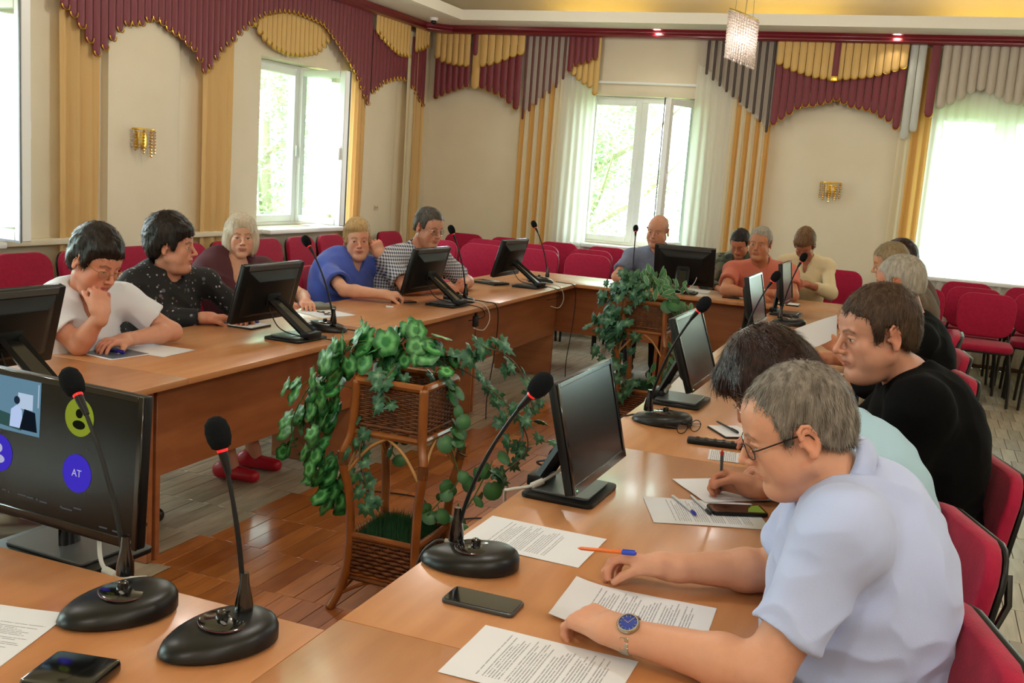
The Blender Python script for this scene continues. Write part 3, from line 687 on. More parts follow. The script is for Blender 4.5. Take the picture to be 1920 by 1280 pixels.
# ================================================================ monitors
m_scr = mat('screen_dark', '08090b', .2, spec=.35); m_scrl = mat('screen_satin', '14161a', .28, coat=.2)
m_led = emit('led_green', '7fe08a', 1.5)
m_silv = mat('monitor_silver_grey', '55585a', .35, metal=.4)
m_lab = mat('label_white', 'e8eaec', .5)
def monitor(label, loc, rz, off, W_=.45, H_=.285, zc=.205, tilt=15., base=(.24, .2), arm=True, gk=None, topm=None):
    """origin: base plate centre on the table; local +y towards the user"""
    t = thing('monitor', label, 'monitor', loc, rz, gk or 'desk monitors')
    g = G(); g.prism(rpad(base[0], base[1], 0, .02), 0, .012); b = g.build('base_plate', m_blk, t, bevel=.003, seg=2)
    g = G(); g.prism(rpad(base[0]*.78, base[1]*.8, 0, .012), .012, .02); g.build('base_pad', m_silv, b, bevel=.002, seg=1)
    M = Matrix.Translation((0, off, zc)) @ Matrix.Rotation(R(tilt), 4, 'X')     # screen plane xz, +y front; top leans back
    hb = H_/2
    g = G(); g.box((0, -.008, 0), (W_, .024, H_)); g.xf(M); p = g.build('housing', m_blk, t, bevel=.005, seg=2)
    g = G(); g.add([(-W_*.42, -.02, -hb*.8), (W_*.42, -.02, -hb*.8), (W_*.42, -.02, hb*.8), (-W_*.42, -.02, hb*.8), (-W_*.3, -.05, -hb*.62), (W_*.3, -.05, -hb*.62), (W_*.3, -.05, hb*.5), (-W_*.3, -.05, hb*.5)],
                 [(4, 5, 6, 7), (0, 1, 5, 4), (1, 2, 6, 5), (2, 3, 7, 6), (3, 0, 4, 7), (3, 2, 1, 0)])
    g.xf(M); g.build('back_cover', m_blk, p, bevel=.004, seg=2)
    g = G(); g.box((0, -.0208, hb*.9), (W_*.86, .003, hb*.17)); g.xf(M); g.build('back_band', m_silv, p, bevel=.001, seg=1)
    fr = G(); bw = .014
    fr.box2((-W_/2, .004, -hb), (-W_/2+bw, .009, hb)); fr.box2((W_/2-bw, .004, -hb), (W_/2, .009, hb)); fr.box2((-W_/2+bw, .004, hb-bw), (W_/2-bw, .009, hb)); fr.box2((-W_/2+bw, .004, -hb), (W_/2-bw, .009, -hb+bw*1.5))
    fr.xf(M); fr.build('bezel', m_blkg, p, bevel=.0015, seg=1)
    g = G(); g.box2((-W_/2+bw, .003, -hb+bw*1.5), (W_/2-bw, .0052, hb-bw)); g.xf(M); sc = g.build('screen', m_scr, p)
    g = G(); g.box((W_*.46, .0095, -hb+.01), (.006, .002, .003)); g.xf(M); g.build('power_light', m_led, p)
    if arm:
        # folding stand: two rails and a foot block
        fy = -base[1]*.42; by = off-.045; bz = zc-.03
        for sx in (-.038, .038):
            G().tube([(sx, fy, .022), (sx, by, bz)], .010, 4, flat=1.5).build('arm_rail', m_blk, t, smooth=False)
        g = G(); g.box((0, fy+.0, .028), (.1, .05, .03)); g.build('arm_foot', m_blk, t, bevel=.004)
        a = Vector((0, fy, .03)); c_ = Vector((0, by, bz)); d = c_-a
        ang = math.atan2(d.z, d.y)
        g = G(); g.box((0, 0, 0), (.066, d.length*.86, .006), M=Matrix.Rotation(ang, 3, 'X')); g.v = [tuple(Vector(q)+(a+c_)/2) for q in g.v]; g.build('arm_plate', m_blkg, t)
        g = G(); g.box((0, by+.01, bz+.01), (.1, .03, .09)); g.build('mount', m_blk, t, bevel=.006)
    else:
        g = G(); g.tube([(0, off-.05, .01), (0, off-.045, zc-.1), (0, off-.03, zc)], [.03, .026, .03], 8, flat=.5); g.build('neck', m_blkg, t, smooth=True)
    t['label'] = label
    return t, p, M
for k, (y, l) in enumerate([(2.60, 'nearest the lower left, cut by the frame'), (4.14, 'before the blonde woman'), (5.82, 'right of the woman in blue'), (7.26, 'far end of the left table')]):
    t, p, M = monitor('black monitor seen from behind, %s' % l, (-2.66, y, .75), R(87), .17+.01*(k % 2))
    if k == 1: G().box((0, -.06, .095), (.022, .004, .03), M=Matrix.Rotation(R(-55), 3, 'X')).build('sticker', m_lab, t)
t, p, M = monitor('wide black monitor seen from behind before the bald man', (-1.68, 8.02, .75), R(3.9), .02, W_=.47, H_=.31, zc=.215, tilt=15)
for y, of, tl, l, w_ in [(2.62, .045, 14, 'turned side-on nearest the grey-haired man with glasses', 1), (3.99, .04, 19, 'tilted back before the man in the black shirt', 1), (6.05, -.03, 12, 'third along the right table', 1), (7.35, -.02, 8, 'farthest along the right table', 1)]:
    monitor('black monitor %s' % l, (-.80, y, .75), R(-91), of, tilt=tl, zc=.2+(.02 if y > 3.9 else 0))
# the meeting screen
tF, pF, MF = monitor('large black screen showing a video meeting in the near left corner', (-1.664, 1.72, .70), R(176.1), .055, W_=.52, H_=.32, zc=.237, tilt=3, base=(.3, .2), arm=False, gk='screens')
def on_screen(name, shp, m, u, v, par, d=.0056):
    """shp: outline in metres about (u,v); viewer sees u to the right, so local x is mirrored"""
    g = G(); g.prism([(-(x+u), z+v) for x, z in shp][::-1], d, d+.0004, Matrix(((1, 0, 0, 0), (0, 0, 1, 0), (0, 1, 0, 0), (0, 0, 0, 1)))); g.xf(MF)
    return g.build(name, m, par)
circ = lambda r, n=28: [(r*math.cos(2*math.pi*k/n), r*math.sin(2*math.pi*k/n)) for k in range(n)]
rect = lambda a, b: [(-a/2, -b/2), (a/2, -b/2), (a/2, b/2), (-a/2, b/2)]
scrn = [c for c in pF.children if c.name.startswith('screen')][0]
eY, eB, eI = emit('avatar_yellow', 'a8b838', .55), emit('avatar_blue', '4434c8', .8), emit('icon_light', 'c9c8ee', .7)
eD = emit('icon_dark', '15160c', 1)
on_screen('avatar', circ(.041), eY, .084, .09, pF); on_screen('avatar', circ(.041), eB, .084, -.03, pF); on_screen('avatar', circ(.041), eB, -.150, -.027, pF)
on_screen('avatar_icon', circ(.010, 16), eD, .084, .098, pF, .0062); on_screen('avatar_icon', [(x*1.5, z*.8) for x, z in circ(.012, 16)], eD, .084, .074, pF, .0062)
on_screen('avatar_icon', circ(.010, 16), eI, -.150, -.016, pF, .0062); on_screen('avatar_icon', [(x*1.5, z*.8) for x, z in circ(.012, 16)], eI, -.150, -.040, pF, .0062)
on_screen('avatar', circ(.041), emit('avatar_teal', '2c6a78', .6), -.21, -.027, pF) if False else None
cu = bpy.data.curves.new('screen_text', 'FONT'); cu.body = 'AT'; cu.size = .022; cu.align_x = 'CENTER'; cu.align_y = 'CENTER'; cu.extrude = .0002
tmp = bpy.data.objects.new('tmp_text', cu); COL.objects.link(tmp); bpy.context.view_layer.update()
me = bpy.data.meshes.new_from_object(tmp.evaluated_get(bpy.context.evaluated_depsgraph_get())); bpy.data.objects.remove(tmp); me.materials.clear(); me.materials.append(eI)
o = bpy.data.objects.new('screen_text', me); COL.objects.link(o); o.parent = pF
o.matrix_local = MF @ Matrix.Translation((-.084, .0066, -.03)) @ Matrix(((-1, 0, 0, 0), (0, 0, 1, 0), (0, 1, 0, 0), (0, 0, 0, 1)))
# the video tile: a pale room with a seated person in white
tb = emit('tile_wall', '6d94ab', .75)
on_screen('video_tile', rect(.15, .122), tb, -.105, .088, pF)
on_screen('video_picture', [(-.07, -.05), (.0, -.055), (.02, -.03), (-.07, -.02)], emit('tile_table', '3f6460', .6), -.085, .088, pF, .0061)
on_screen('video_picture', rect(.045, .034), emit('tile_paper', 'c2d6ee', .8), -.075, .098, pF, .0061)
on_screen('video_picture', [(-.02, -.03), (.02, -.03), (.016, .01), (0, .02), (-.017, .008)], emit('tile_shirt', 'b9cdf2', .9), -.10, .068, pF, .0066)
on_screen('video_picture', circ(.009, 12), emit('tile_head', '27374a', .6), -.10, .098, pF, .0066)
on_screen('video_picture', [(-.025, -.03), (.028, -.03), (.02, .012), (-.012, .016)], emit('tile_dark', '141c26', .7), -.064, .066, pF, .0068)
on_screen('video_picture', rect(.0035, .05), emit('tile_post', 'a9c4d6', .8), -.036, .115, pF, .0062)
for u, v, w_ in [(-.13, -.107, .012), (-.115, -.109, .004), (-.075, -.108, .026), (-.05, -.109, .02), (-.029, -.109, .004), (-.01, -.111, .022), (.043, -.110, .005), (.06, -.112, .03), (.11, -.07, .002), (.11, .025, .002), (.165, -.13, .022), (.198, -.131, .014), (.236, -.132, .006), (.09, -.105, .022)]:
    on_screen('toolbar_mark', rect(w_, .003 if w_ > .006 else .0045), emit('mark_grey', 'a9abb2', .45 if w_ < .01 else .16), u, v, pF)

# ================================================================ gooseneck microphones
m_foam = mat('mic_foam', '14171a', .98, bump=(260, .5, (1, 1, 1)), spec=.1)
m_micb = mat('mic_base_black', '0c0c0d', .36, spec=.4)
m_micg = mat('mic_panel_gloss', '080809', .1, coat=.6)
m_red_led = mat('mic_ring_red', 'd8202a', .3, emis='ff1820', estr=.5)
m_silver = mat('silver', 'b8b8b8', .25, metal=1.)
m_btn = mat('mic_button_grey', '6d6c6c', .5)
def micro(label, loc, rz, head, root=(.0, .05), bend=.5, redring=True):
    """origin at base centre; local -y faces the speaker; head: local xyz of the foam centre"""
    t = thing('gooseneck_microphone', label, 'microphone', loc, rz, 'table gooseneck microphones')
    # egg-shaped base, widest at the back
    n = 32; rings = []
    def ol(a, s):
        x = math.cos(a); y = math.sin(a); w = .074*(1+.12*y)*s; return (x*w, y*.108*s)
    prof = [(.90, .0), (1., .006), (1., .017), (.95, .028), (.85, .036), (.6, .041), (.3, .043)]
    V = []; F = []
    for s, z in prof:
        for k in range(n):
            x, y = ol(2*math.pi*k/n, s); V.append((x, y, z+(.010*(y/.1) if z > .012 else 0)))
    for i in range(len(prof)-1):
        for k in range(n): F.append((i*n+k, i*n+(k+1) % n, (i+1)*n+(k+1) % n, (i+1)*n+k))
    F.append(tuple(range(n-1, -1, -1))); F.append(tuple((len(prof)-1)*n+k for k in range(n)))
    b = G().add(V, F).build('base', m_micb, t, smooth=True)
    g = G(); g.lathe([(.046, .0), (.046, .004), (.043, .0055)], (0, .006, .0400), 28, sx=1.0, sy=.85); o = g.build('control_panel', m_micg, b, smooth=True)
    g = G(); pts = [(.047*math.cos(a), .006+.040*math.sin(a), .0430) for a in [2*math.pi*k/24 for k in range(25)]]; g.tube(pts, .0009, 4); g.build('panel_ring', mat('panel_ring_red', '5a1c20', .4), b)
    g = G(); g.lathe([(.011, 0), (.010, .012), (.006, .015)], (-.008, .01, .045), 12); g.build('talk_button', m_micg, b, smooth=True)
    G().box((.014, .0, .047), (.014, .006, .003)).build('label_plate', m_btn, b, bevel=.001, seg=1)
    G().box((.03, -.062, .026), (.008, .004, .008), M=Matrix.Rotation(R(20), 3, 'Z')).build('jack_plug', m_silver, b, bevel=.001, seg=1)
    r = Vector((root[0], root[1], .045)); h = Vector(head)
    d = h-r; mid1 = r+Vector((d.x*.12, d.y*.12, d.z*.38)); mid2 = r+Vector((d.x*.52, d.y*.52, d.z*.74))
    def bez(t_): return (1-t_)**3*r+3*(1-t_)**2*t_*mid1+3*(1-t_)*t_**2*mid2+t_**3*h
    P = [bez(k/14) for k in range(14)]
    g = G(); g.lathe([(.017, 0), (.0165, .018), (.009, .055), (.0075, .075)], (r.x, r.y, r.z-.003), 14); g.build('neck_socket', m_micg, t, smooth=True)
    g = G(); g.tube([P[0]+Vector((0, 0, .0))]+P[1:], [.0048]*8+[.0042]*6, 8); g.build('gooseneck', m_blk, t, smooth=True)
    dn = (h-P[-2]).normalized(); q = dn.to_track_quat('Z', 'Y').to_matrix().to_4x4(); Mh = Matrix.Translation(h) @ q
    g = G(); g.lathe([(.0055, -.075), (.0085, -.045), (.0085, -.03)], n=12); g.xf(Mh); g.build('mic_capsule', m_blk, t, smooth=True)
    g = G(); g.lathe([(.0095, -.034), (.0100, -.027), (.0095, -.022)], n=14); g.xf(Mh); g.build('light_ring', m_red_led, t, smooth=True)
    g = G(); g.lathe([(.008, -.030), (.017, -.025), (.0215, -.011), (.0222, .004), (.019, .019), (.010, .028), (.001, .030)], n=18); g.xf(Mh); g.build('foam_windscreen', m_foam, t, smooth='all')
    return t
def Lh(loc, rz, wh):   # world head -> local
    return tuple(Matrix.Rotation(-rz, 3, 'Z') @ (Vector(wh)-Vector(loc)))
def Lr(loc, rz, wr): q = Matrix.Rotation(-rz, 3, 'Z') @ (Vector((wr[0], wr[1], 0))-Vector((loc[0], loc[1], 0))); return (q.x, q.y)
for (bx, by), rzd, root, head, l in [
        ((-1.275, 1.432), -28, (-1.325, 1.505), (-1.495, 1.545, 1.135), 'leaning left across the meeting screen'),
        ((-1.045, 1.42), -25, (-1.035, 1.476), (-1.1, 1.476, 1.11), 'standing upright in the near foreground'),
        ((-.82, 1.99), -125+215-180, (-.864, 2.01), (-.69, 1.995, 1.168), 'leaning right towards the grey-haired man with glasses'),
        ((-.775, 3.58), -85, (-.825, 3.57), (-.657, 3.523, 1.197), 'leaning right before the tilted monitor'),
        ((-.75, 5.42), -85, (-.79, 5.40), (-.656, 5.385, 1.165), 'rising behind the dark-haired woman at the right table'),
        ((-.72, 6.80), -85, (-.77, 6.76), (-.666, 6.735, 1.192), 'farthest along the right table'),
        ((-2.68, 4.45), 90, (-2.63, 4.42), (-2.802, 4.42, 1.184), 'on the left table left of the woman in blue'),
        ((-2.69, 6.06), 90, (-2.645, 6.05), (-2.762, 6.03, 1.201), 'on the left table before the checked shirt man'),
        ((-2.72, 7.66), 90, (-2.68, 7.70), (-2.831, 7.72, 1.192), 'at the far end of the left table'),
        ((-2.07, 8.02), 180, (-2.07, 7.97), (-2.12, 8.14, 1.21), 'on the back table before the bald man')]:
    rz = R(rzd if by != 1.99 else -75)
    loc = (bx, by, .75)
    micro('black gooseneck microphone '+l, loc, rz, Lh(loc, rz, head), Lr(loc, rz, root))
# ================================================================ signed-distance sculpting (figures)
def A3(*p): return np.array(p, float)
def nrm(v): v = np.asarray(v, float); return v/(np.linalg.norm(v)+1e-12)
def p_rc(a, b, ra, rb, k=.01, op='u'):
    a, b = np.asarray(a, float), np.asarray(b, float)
    def f(p):
        ba = b-a; h = np.clip(((p-a) @ ba)/(ba @ ba+1e-12), 0, 1)
        return np.linalg.norm(p-a-h[..., None]*ba, axis=-1)-(ra+(rb-ra)*h)
    return (op, k, f, (a+b)/2, np.linalg.norm(b-a)/2+max(ra, rb))
def p_el(c, r, Rm=None, k=.01, op='u'):
    c, r = np.asarray(c, float), np.asarray(r, float); Rm = np.eye(3) if Rm is None else np.asarray(Rm)
    def f(p):
        q = (p-c) @ Rm; k0 = np.linalg.norm(q/r, axis=-1); k1 = np.linalg.norm(q/(r*r), axis=-1)
        return k0*(k0-1)/np.maximum(k1, 1e-9)
    return (op, k, f, c, r.max())
def p_box(c, h, Rm, rd, k=.01, op='u'):
    c, h = np.asarray(c, float), np.asarray(h, float)
    def f(p):
        q = np.abs((p-c) @ Rm)-(h-rd); return np.linalg.norm(np.maximum(q, 0), axis=-1)+np.minimum(q.max(-1), 0)-rd
    return (op, k, f, c, np.linalg.norm(h))
def p_fn(f, c, r, k=.01, op='i'): return (op, k, f, np.asarray(c, float), r)
def xfp(prims, H, Rm, s):
    """local prims -> world (columns of Rm are the local axes)"""
    out = []
    for op, k, f, c, r in prims:
        out.append((op, k*s, (lambda p, f=f: f(((p-H) @ Rm)/s)*s), H+Rm @ (c*s), r*s))
    return out
def comb(d, e, op, k):
    if op == 'u': h = np.maximum(k-np.abs(d-e), 0)/k; return np.minimum(d, e)-h*h*k*.25
    if op == 's': e = -e
    h = np.maximum(k-np.abs(d-e), 0)/k; return np.maximum(d, e)+h*h*k*.25
def sdf_mesh(prims, vox):
    us = [q for q in prims if q[0] == 'u']
    lo = np.min([q[3]-q[4] for q in us], 0)-vox*3-.01; hi = np.max([q[3]+q[4] for q in us], 0)+vox*3+.01
    B = 12; bs = B*vox; nb = np.ceil((hi-lo)/bs).astype(int)
    I = np.stack(np.meshgrid(*[np.arange(n) for n in nb], indexing='ij'), -1).reshape(-1, 3)
    ctr = lo+(I+.5)*bs; hd = bs*.8661; vals = []; d = np.full(len(ctr), 9.)
    for op, k, f, c, r in prims:
        e = f(ctr); vals.append(e); d = comb(d, e, op, k)
    keep = np.abs(d) < hd*1.9+.012
    I = I[keep]; ctr = ctr[keep]; vals = [e[keep] for e in vals]; n = len(I)
    ax = np.arange(B+1)*vox; off = np.stack(np.meshgrid(ax, ax, ax, indexing='ij'), -1).reshape(-1, 3)
    D = np.full((n, (B+1)**3), 9., np.float32); org = lo+I*bs
    for (op, k, f, c, r), e in zip(prims, vals):
        if op == 'u': m = e < hd*1.9+k+.01
        elif op == 's': m = e < hd*1.9+k+.01
        else: m = np.ones(n, bool)
        ix = np.nonzero(m)[0]
        for s in range(0, len(ix), 300):
            j = ix[s:s+300]; P = org[j][:, None, :]+off[None]
            D[j] = comb(D[j], f(P), op, k)
    D = D.reshape(n, B+1, B+1, B+1)
    # surface nets
    S = D < 0; G0 = I*B; W_ = (nb*B+2)
    def key(g): return (g[..., 0].astype(np.int64)*W_[1]+g[..., 1])*W_[2]+g[..., 2]
    corner = [(a, b, c) for a in (0, 1) for b in (0, 1) for c in (0, 1)]
    cnt = sum(S[:, a:B+a, b:B+b, c:B+c].astype(np.int8) for a, b, c in corner)
    act = np.argwhere((cnt > 0) & (cnt < 8)); bi, ijk = act[:, 0], act[:, 1:]
    v8 = np.stack([D[bi, ijk[:, 0]+a, ijk[:, 1]+b, ijk[:, 2]+c] for a, b, c in corner], 1)
    cc = np.array(corner, float); acc = np.zeros((len(act), 3)); w = np.zeros(len(act))
    for i in range(8):
        for j in range(i+1, 8):
            if sum(abs(corner[i][q]-corner[j][q]) for q in range(3)) != 1: continue
            m = (v8[:, i] < 0) != (v8[:, j] < 0); t = v8[:, i]/(v8[:, i]-v8[:, j]+1e-20)
            acc += np.where(m[:, None], cc[i]+(cc[j]-cc[i])*t[:, None], 0); w += m
    gc = G0[bi]+ijk; V = lo+(gc+acc/w[:, None])*vox
    kk = key(gc); o = np.argsort(kk); ks = kk[o]
    F = []
    for axis in range(3):
        sl0 = [slice(0, B)]*3; sl1 = list(sl0); sl1[axis] = slice(1, B+1)
        a, b = S[(slice(None),)+tuple(sl0)], S[(slice(None),)+tuple(sl1)]
        ed = np.argwhere(a != b); flip = a[tuple(ed.T)]
        g = G0[ed[:, 0]]+ed[:, 1:]; u, v = (axis+1) % 3, (axis+2) % 3
        q = []
        for du, dv in ((-1, -1), (0, -1), (0, 0), (-1, 0)):
            h = g.copy(); h[:, u] += du; h[:, v] += dv; q.append(key(h))
        q = np.stack(q, 1); p = np.searchsorted(ks, q); p = np.clip(p, 0, len(ks)-1); ok = (ks[p] == q).all(1)
        idx = o[p]; idx = np.where(flip[:, None], idx, idx[:, ::-1]); F.append(idx[ok])
    return V, np.concatenate(F)
def smooth_np(V, F, it=1, lam=.5):
    a = F.reshape(-1); b = np.roll(F, 1, 1).reshape(-1)
    for _ in range(it):
        s = np.zeros_like(V); n = np.zeros(len(V))
        np.add.at(s, a, V[b]); np.add.at(s, b, V[a]); np.add.at(n, a, 1); np.add.at(n, b, 1)
        V = V+(s/np.maximum(n, 1)[:, None]-V)*lam
    return V
def normals_np(V, F):
    n = np.cross(V[F[:, 2]]-V[F[:, 0]], V[F[:, 3]]-V[F[:, 1]]); N = np.zeros_like(V)
    for k in range(4): np.add.at(N, F[:, k], n)
    return N/(np.linalg.norm(N, axis=1)[:, None]+1e-12)
def vnoise(P, seed=0):
    """cheap value noise on an (n,3) array, range -1..1"""
    P = P+seed*17.13; i = np.floor(P).astype(np.int64); f = P-i; f = f*f*(3-2*f); r = 0
    for a in (0, 1):
        for b in (0, 1):
            for c in (0, 1):
                h = ((i[:, 0]+a)*73856093 ^ (i[:, 1]+b)*19349663 ^ (i[:, 2]+c)*83492791) & 0xffff
                h = (h*1103515245+12345) & 0x7fffffff; v = (h/0x7fffffff)*2-1
                r = r+v*(f[:, 0] if a else 1-f[:, 0])*(f[:, 1] if b else 1-f[:, 1])*(f[:, 2] if c else 1-f[:, 2])
    return r
def np_obj(name, V, F, m, parent, cols=None):
    me = bpy.data.meshes.new(name)
    me.vertices.add(len(V)); me.vertices.foreach_set('co', np.asarray(V, np.float32).ravel())
    me.loops.add(F.size); me.loops.foreach_set('vertex_index', F.astype(np.int32).ravel())
    me.polygons.add(len(F)); me.polygons.foreach_set('loop_start', np.arange(0, F.size, F.shape[1], dtype=np.int32))
    me.polygons.foreach_set('use_smooth', np.ones(len(F), bool)); me.update(calc_edges=True); me.validate()
    me.materials.append(m)
    if cols is not None:
        a = me.color_attributes.new('col', 'FLOAT_COLOR', 'POINT'); c = np.ones((len(me.vertices), 4), np.float32); c[:, :3] = cols[:len(me.vertices)]
        a.data.foreach_set('color', c.ravel())
    o = bpy.data.objects.new(name, me); COL.objects.link(o)
    if parent is not None: setpar(o, parent, True)
    return o

# ---------------------------------------------------------------- head, hands, body
def frame(fwd, up=(0, 0, 1), roll=0.):
    """columns: right, forward, up"""
    f = nrm(fwd); r = nrm(np.cross(f, up)); u = np.cross(r, f)
    if roll: c, s = math.cos(roll), math.sin(roll); r, u = r*c+u*s, u*c-r*s
    return np.stack([r, f, u], 1)
def head_frame(yaw, pitch, roll=0.):
    y, p = R(yaw), R(pitch); return frame((math.cos(y)*math.cos(p), math.sin(y)*math.cos(p), math.sin(p)), roll=R(roll))
def head_prims(fem=0., fat=0., nose=1., ears=True, bald=False):
    w = 1-.04*fem+.05*fat; L = []
    w2 = w*(1-.05*fem)
    L += [p_el((0, -.018, .034), (.0755, .096, .088)), p_el((0, .026, -.028), (.060*w2, .060, .084), k=.035),
          p_el((0, .04, .045), (.060, .046, .052), k=.03)]
    for s in (-1, 1):
        L += [p_rc((s*.050*w2, .0, -.056), (s*.011, .068, -.096), .021+.005*fat, .017, k=.025), p_el((s*.041*w, .060, -.022), (.022, .02, .02), k=.02),
              p_el((s*.041*w2, .045, -.058), (.022+.007*fat, .026, .026), k=.03)]
    L += [p_rc((-.010, .077, -.098), (.010, .077, -.098), .0165-.002*fem, .0165-.002*fem, k=.018)]
    if fat > .3: L += [p_el((0, .035, -.105), (.05, .045, .03), k=.03)]
    for s in (-1, 1):
        L += [p_rc((s*.012, .084, .024), (s*.040, .074, .026), .0085-.003*fem, .008-.003*fem, k=.012)]
    for s in (-1, 1): L += [p_el((s*.031, .098, .0045), (.019, .0175, .0135), k=.012, op='s')]
    for s in (-1, 1):
        L += [p_el((s*.031, .0735, .002), (.0145, .0125, .0125), k=.002)]
        L += [p_rc((s*.018, .0835, .0075), (s*.033, .0865, .0120), .0028, .003, k=.003), p_rc((s*.033, .0865, .0120), (s*.045, .0785, .0068), .003, .0025, k=.003),
              p_rc((s*.020, .083, -.004), (s*.042, .078, -.0055), .0026, .0026, k=.004)]
    L += [p_rc((0, .0865, .014), (0, .1125*(.9+.1*nose), -.022), .0068, .0088*nose, k=.011), p_el((0, .1135*(.9+.1*nose), -.026), (.0095, .0095, .0085), k=.006)]
    for s in (-1, 1): L += [p_el((s*.0118, .1005, -.030), (.0078, .0105, .0072), k=.006), p_el((s*.0066, .106, -.0375), (.0035, .0048, .003), k=.003, op='s')]
    L += [p_el((0, .084, -.056), (.03, .014, .022), k=.014)]
    for s in (-1, 1):
        L += [p_rc((s*.024, .0835, -.0605), (s*.005, .0965, -.0555), .0032, .0050, k=.004), p_rc((s*.022, .0835, -.0625), (s*.003, .0955, -.0660), .0032, .0056, k=.004)]
    for s in (-1, 1): L += [p_rc((s*.027, .084, -.0612), (0, .1025, -.0605), .0012, .0018, k=.003, op='s')]
    L += [p_el((0, .095, -.078), (.016, .006, .005), k=.006, op='s')]
    if ears:
        for s in (-1, 1):
            c = A3(s*.074, -.014, -.004); Re = np.array(Matrix.Rotation(R(s*-22), 3, 'Z') @ Matrix.Rotation(R(-10), 3, 'X'))
            L += [p_el(c+A3(s*.005, -.003, -.001), (.0075, .0185, .030), Re, k=.006)]
            L += [p_el(c+A3(s*.013, -.001, .002), (.007, .010, .018), Re, k=.004, op='s')]
            pts = [(.012, .0135), (.010, .028), (-.002, .0335), (-.014, .027), (-.018, .010), (-.014, -.008), (-.006, -.022), (.002, -.030)]
            q = [c+A3(s*.012, 0, 0)+Re @ A3(0, a, b) for a, b in pts]
            for a, b in zip(q, q[1:]): L.append(p_rc(a, b, .0036, .0036, k=.003))
            L += [p_el(c+A3(s*.009, .001, -.028), (.0055, .0085, .0095), k=.004), p_el(c+A3(s*.006, .017, -.003), (.005, .004, .007), k=.003)]
    return L
def head_color(Q, base, lip, brow, eye, open_=1., stub=0., browamt=1., gaze=(0, 0), cheek=.25, hairc=None):
    """Q: head-local coordinates; returns colours"""
    x, y, z = Q[:, 0], Q[:, 1], Q[:, 2]; ax = np.abs(x); C = np.tile(np.array(base), (len(Q), 1))
    n = vnoise(Q*60)*.03+vnoise(Q*180, 3)*.02; C = C*(1+n[:, None])
    def mix(m, col): m = np.clip(m, 0, 1)[:, None]; return C*(1-m)+np.array(col)*m
    g = np.exp(-((ax-.042)**2+(z+.028)**2)/.0005)*(y > .03); C = mix(g*cheek, np.array(base)*A3(1.05, .68, .62))
    g = np.exp(-(x**2+(z+.026)**2)/.0002)*(y > .095); C = mix(g*.3, np.array(base)*A3(1.05, .72, .66))
    g = (ax > .072)*(y < .02)*(z > -.05)*(z < .04); C = mix(g*.35, np.array(base)*A3(1.08, .7, .62))
    if stub: g = np.clip((-.035-z)/.02, 0, 1)*(y > -.01)*(z > -.13); C = mix(g*stub, np.array(base)*A3(.62, .62, .66))
    if hairc is not None:
        lim = np.interp(y, [-.12, -.06, -.02, .03, .05], [-.06, -.05, .03, .0, .2]); g = np.clip((z-lim)/.012, 0, 1)*np.clip((.07-z)/.03, 0, 1)*(y < .04); C = mix(g*.6, hairc)
    if lip is not None:
        e = np.where(z > -.0605, (z+.0605)/.0092, (-.0605-z)/.0112); cx = 1-(ax/.0265)**2
        g = np.clip((np.sqrt(np.clip(cx, 0, 1))-np.abs(e))*4, 0, 1)*(y > .078)*(ax < .027); C = mix(g*.85, lip)
    bz = .0255+.006*np.clip((ax-.012)/.022, 0, 1)-.009*np.clip((ax-.034)/.016, 0, 1)
    g = np.clip(1.4-np.abs(z-bz)/.0038, 0, 1)*(ax > .011)*(ax < .05)*(y > .05); C = mix(g*browamt, brow)
    # eyes
    ex, ez = ax-.0315, z-.0018
    lidm = (1-(ex/.0140)**2); half = .0052*open_*np.clip(lidm, 0, 1)
    ine = (np.abs(ex) < .0138)*(np.abs(ez) < half)*(y > .066)
    C = mix(ine*1., (.62, .58, .54))
    gx = (x-np.sign(x)*.0315-gaze[0])**2+(ez-gaze[1])**2
    C = mix(ine*(gx < .0052**2), eye); C = mix(ine*(gx < .0025**2), (.01, .01, .01))
    g = (np.abs(ex) < .0145)*(np.abs(ez-np.sqrt(np.clip(lidm, 0, 1))*.0052*open_-.0012) < .0013)*(y > .064); C = mix(g*.8, np.array(brow)*.5)
    return C
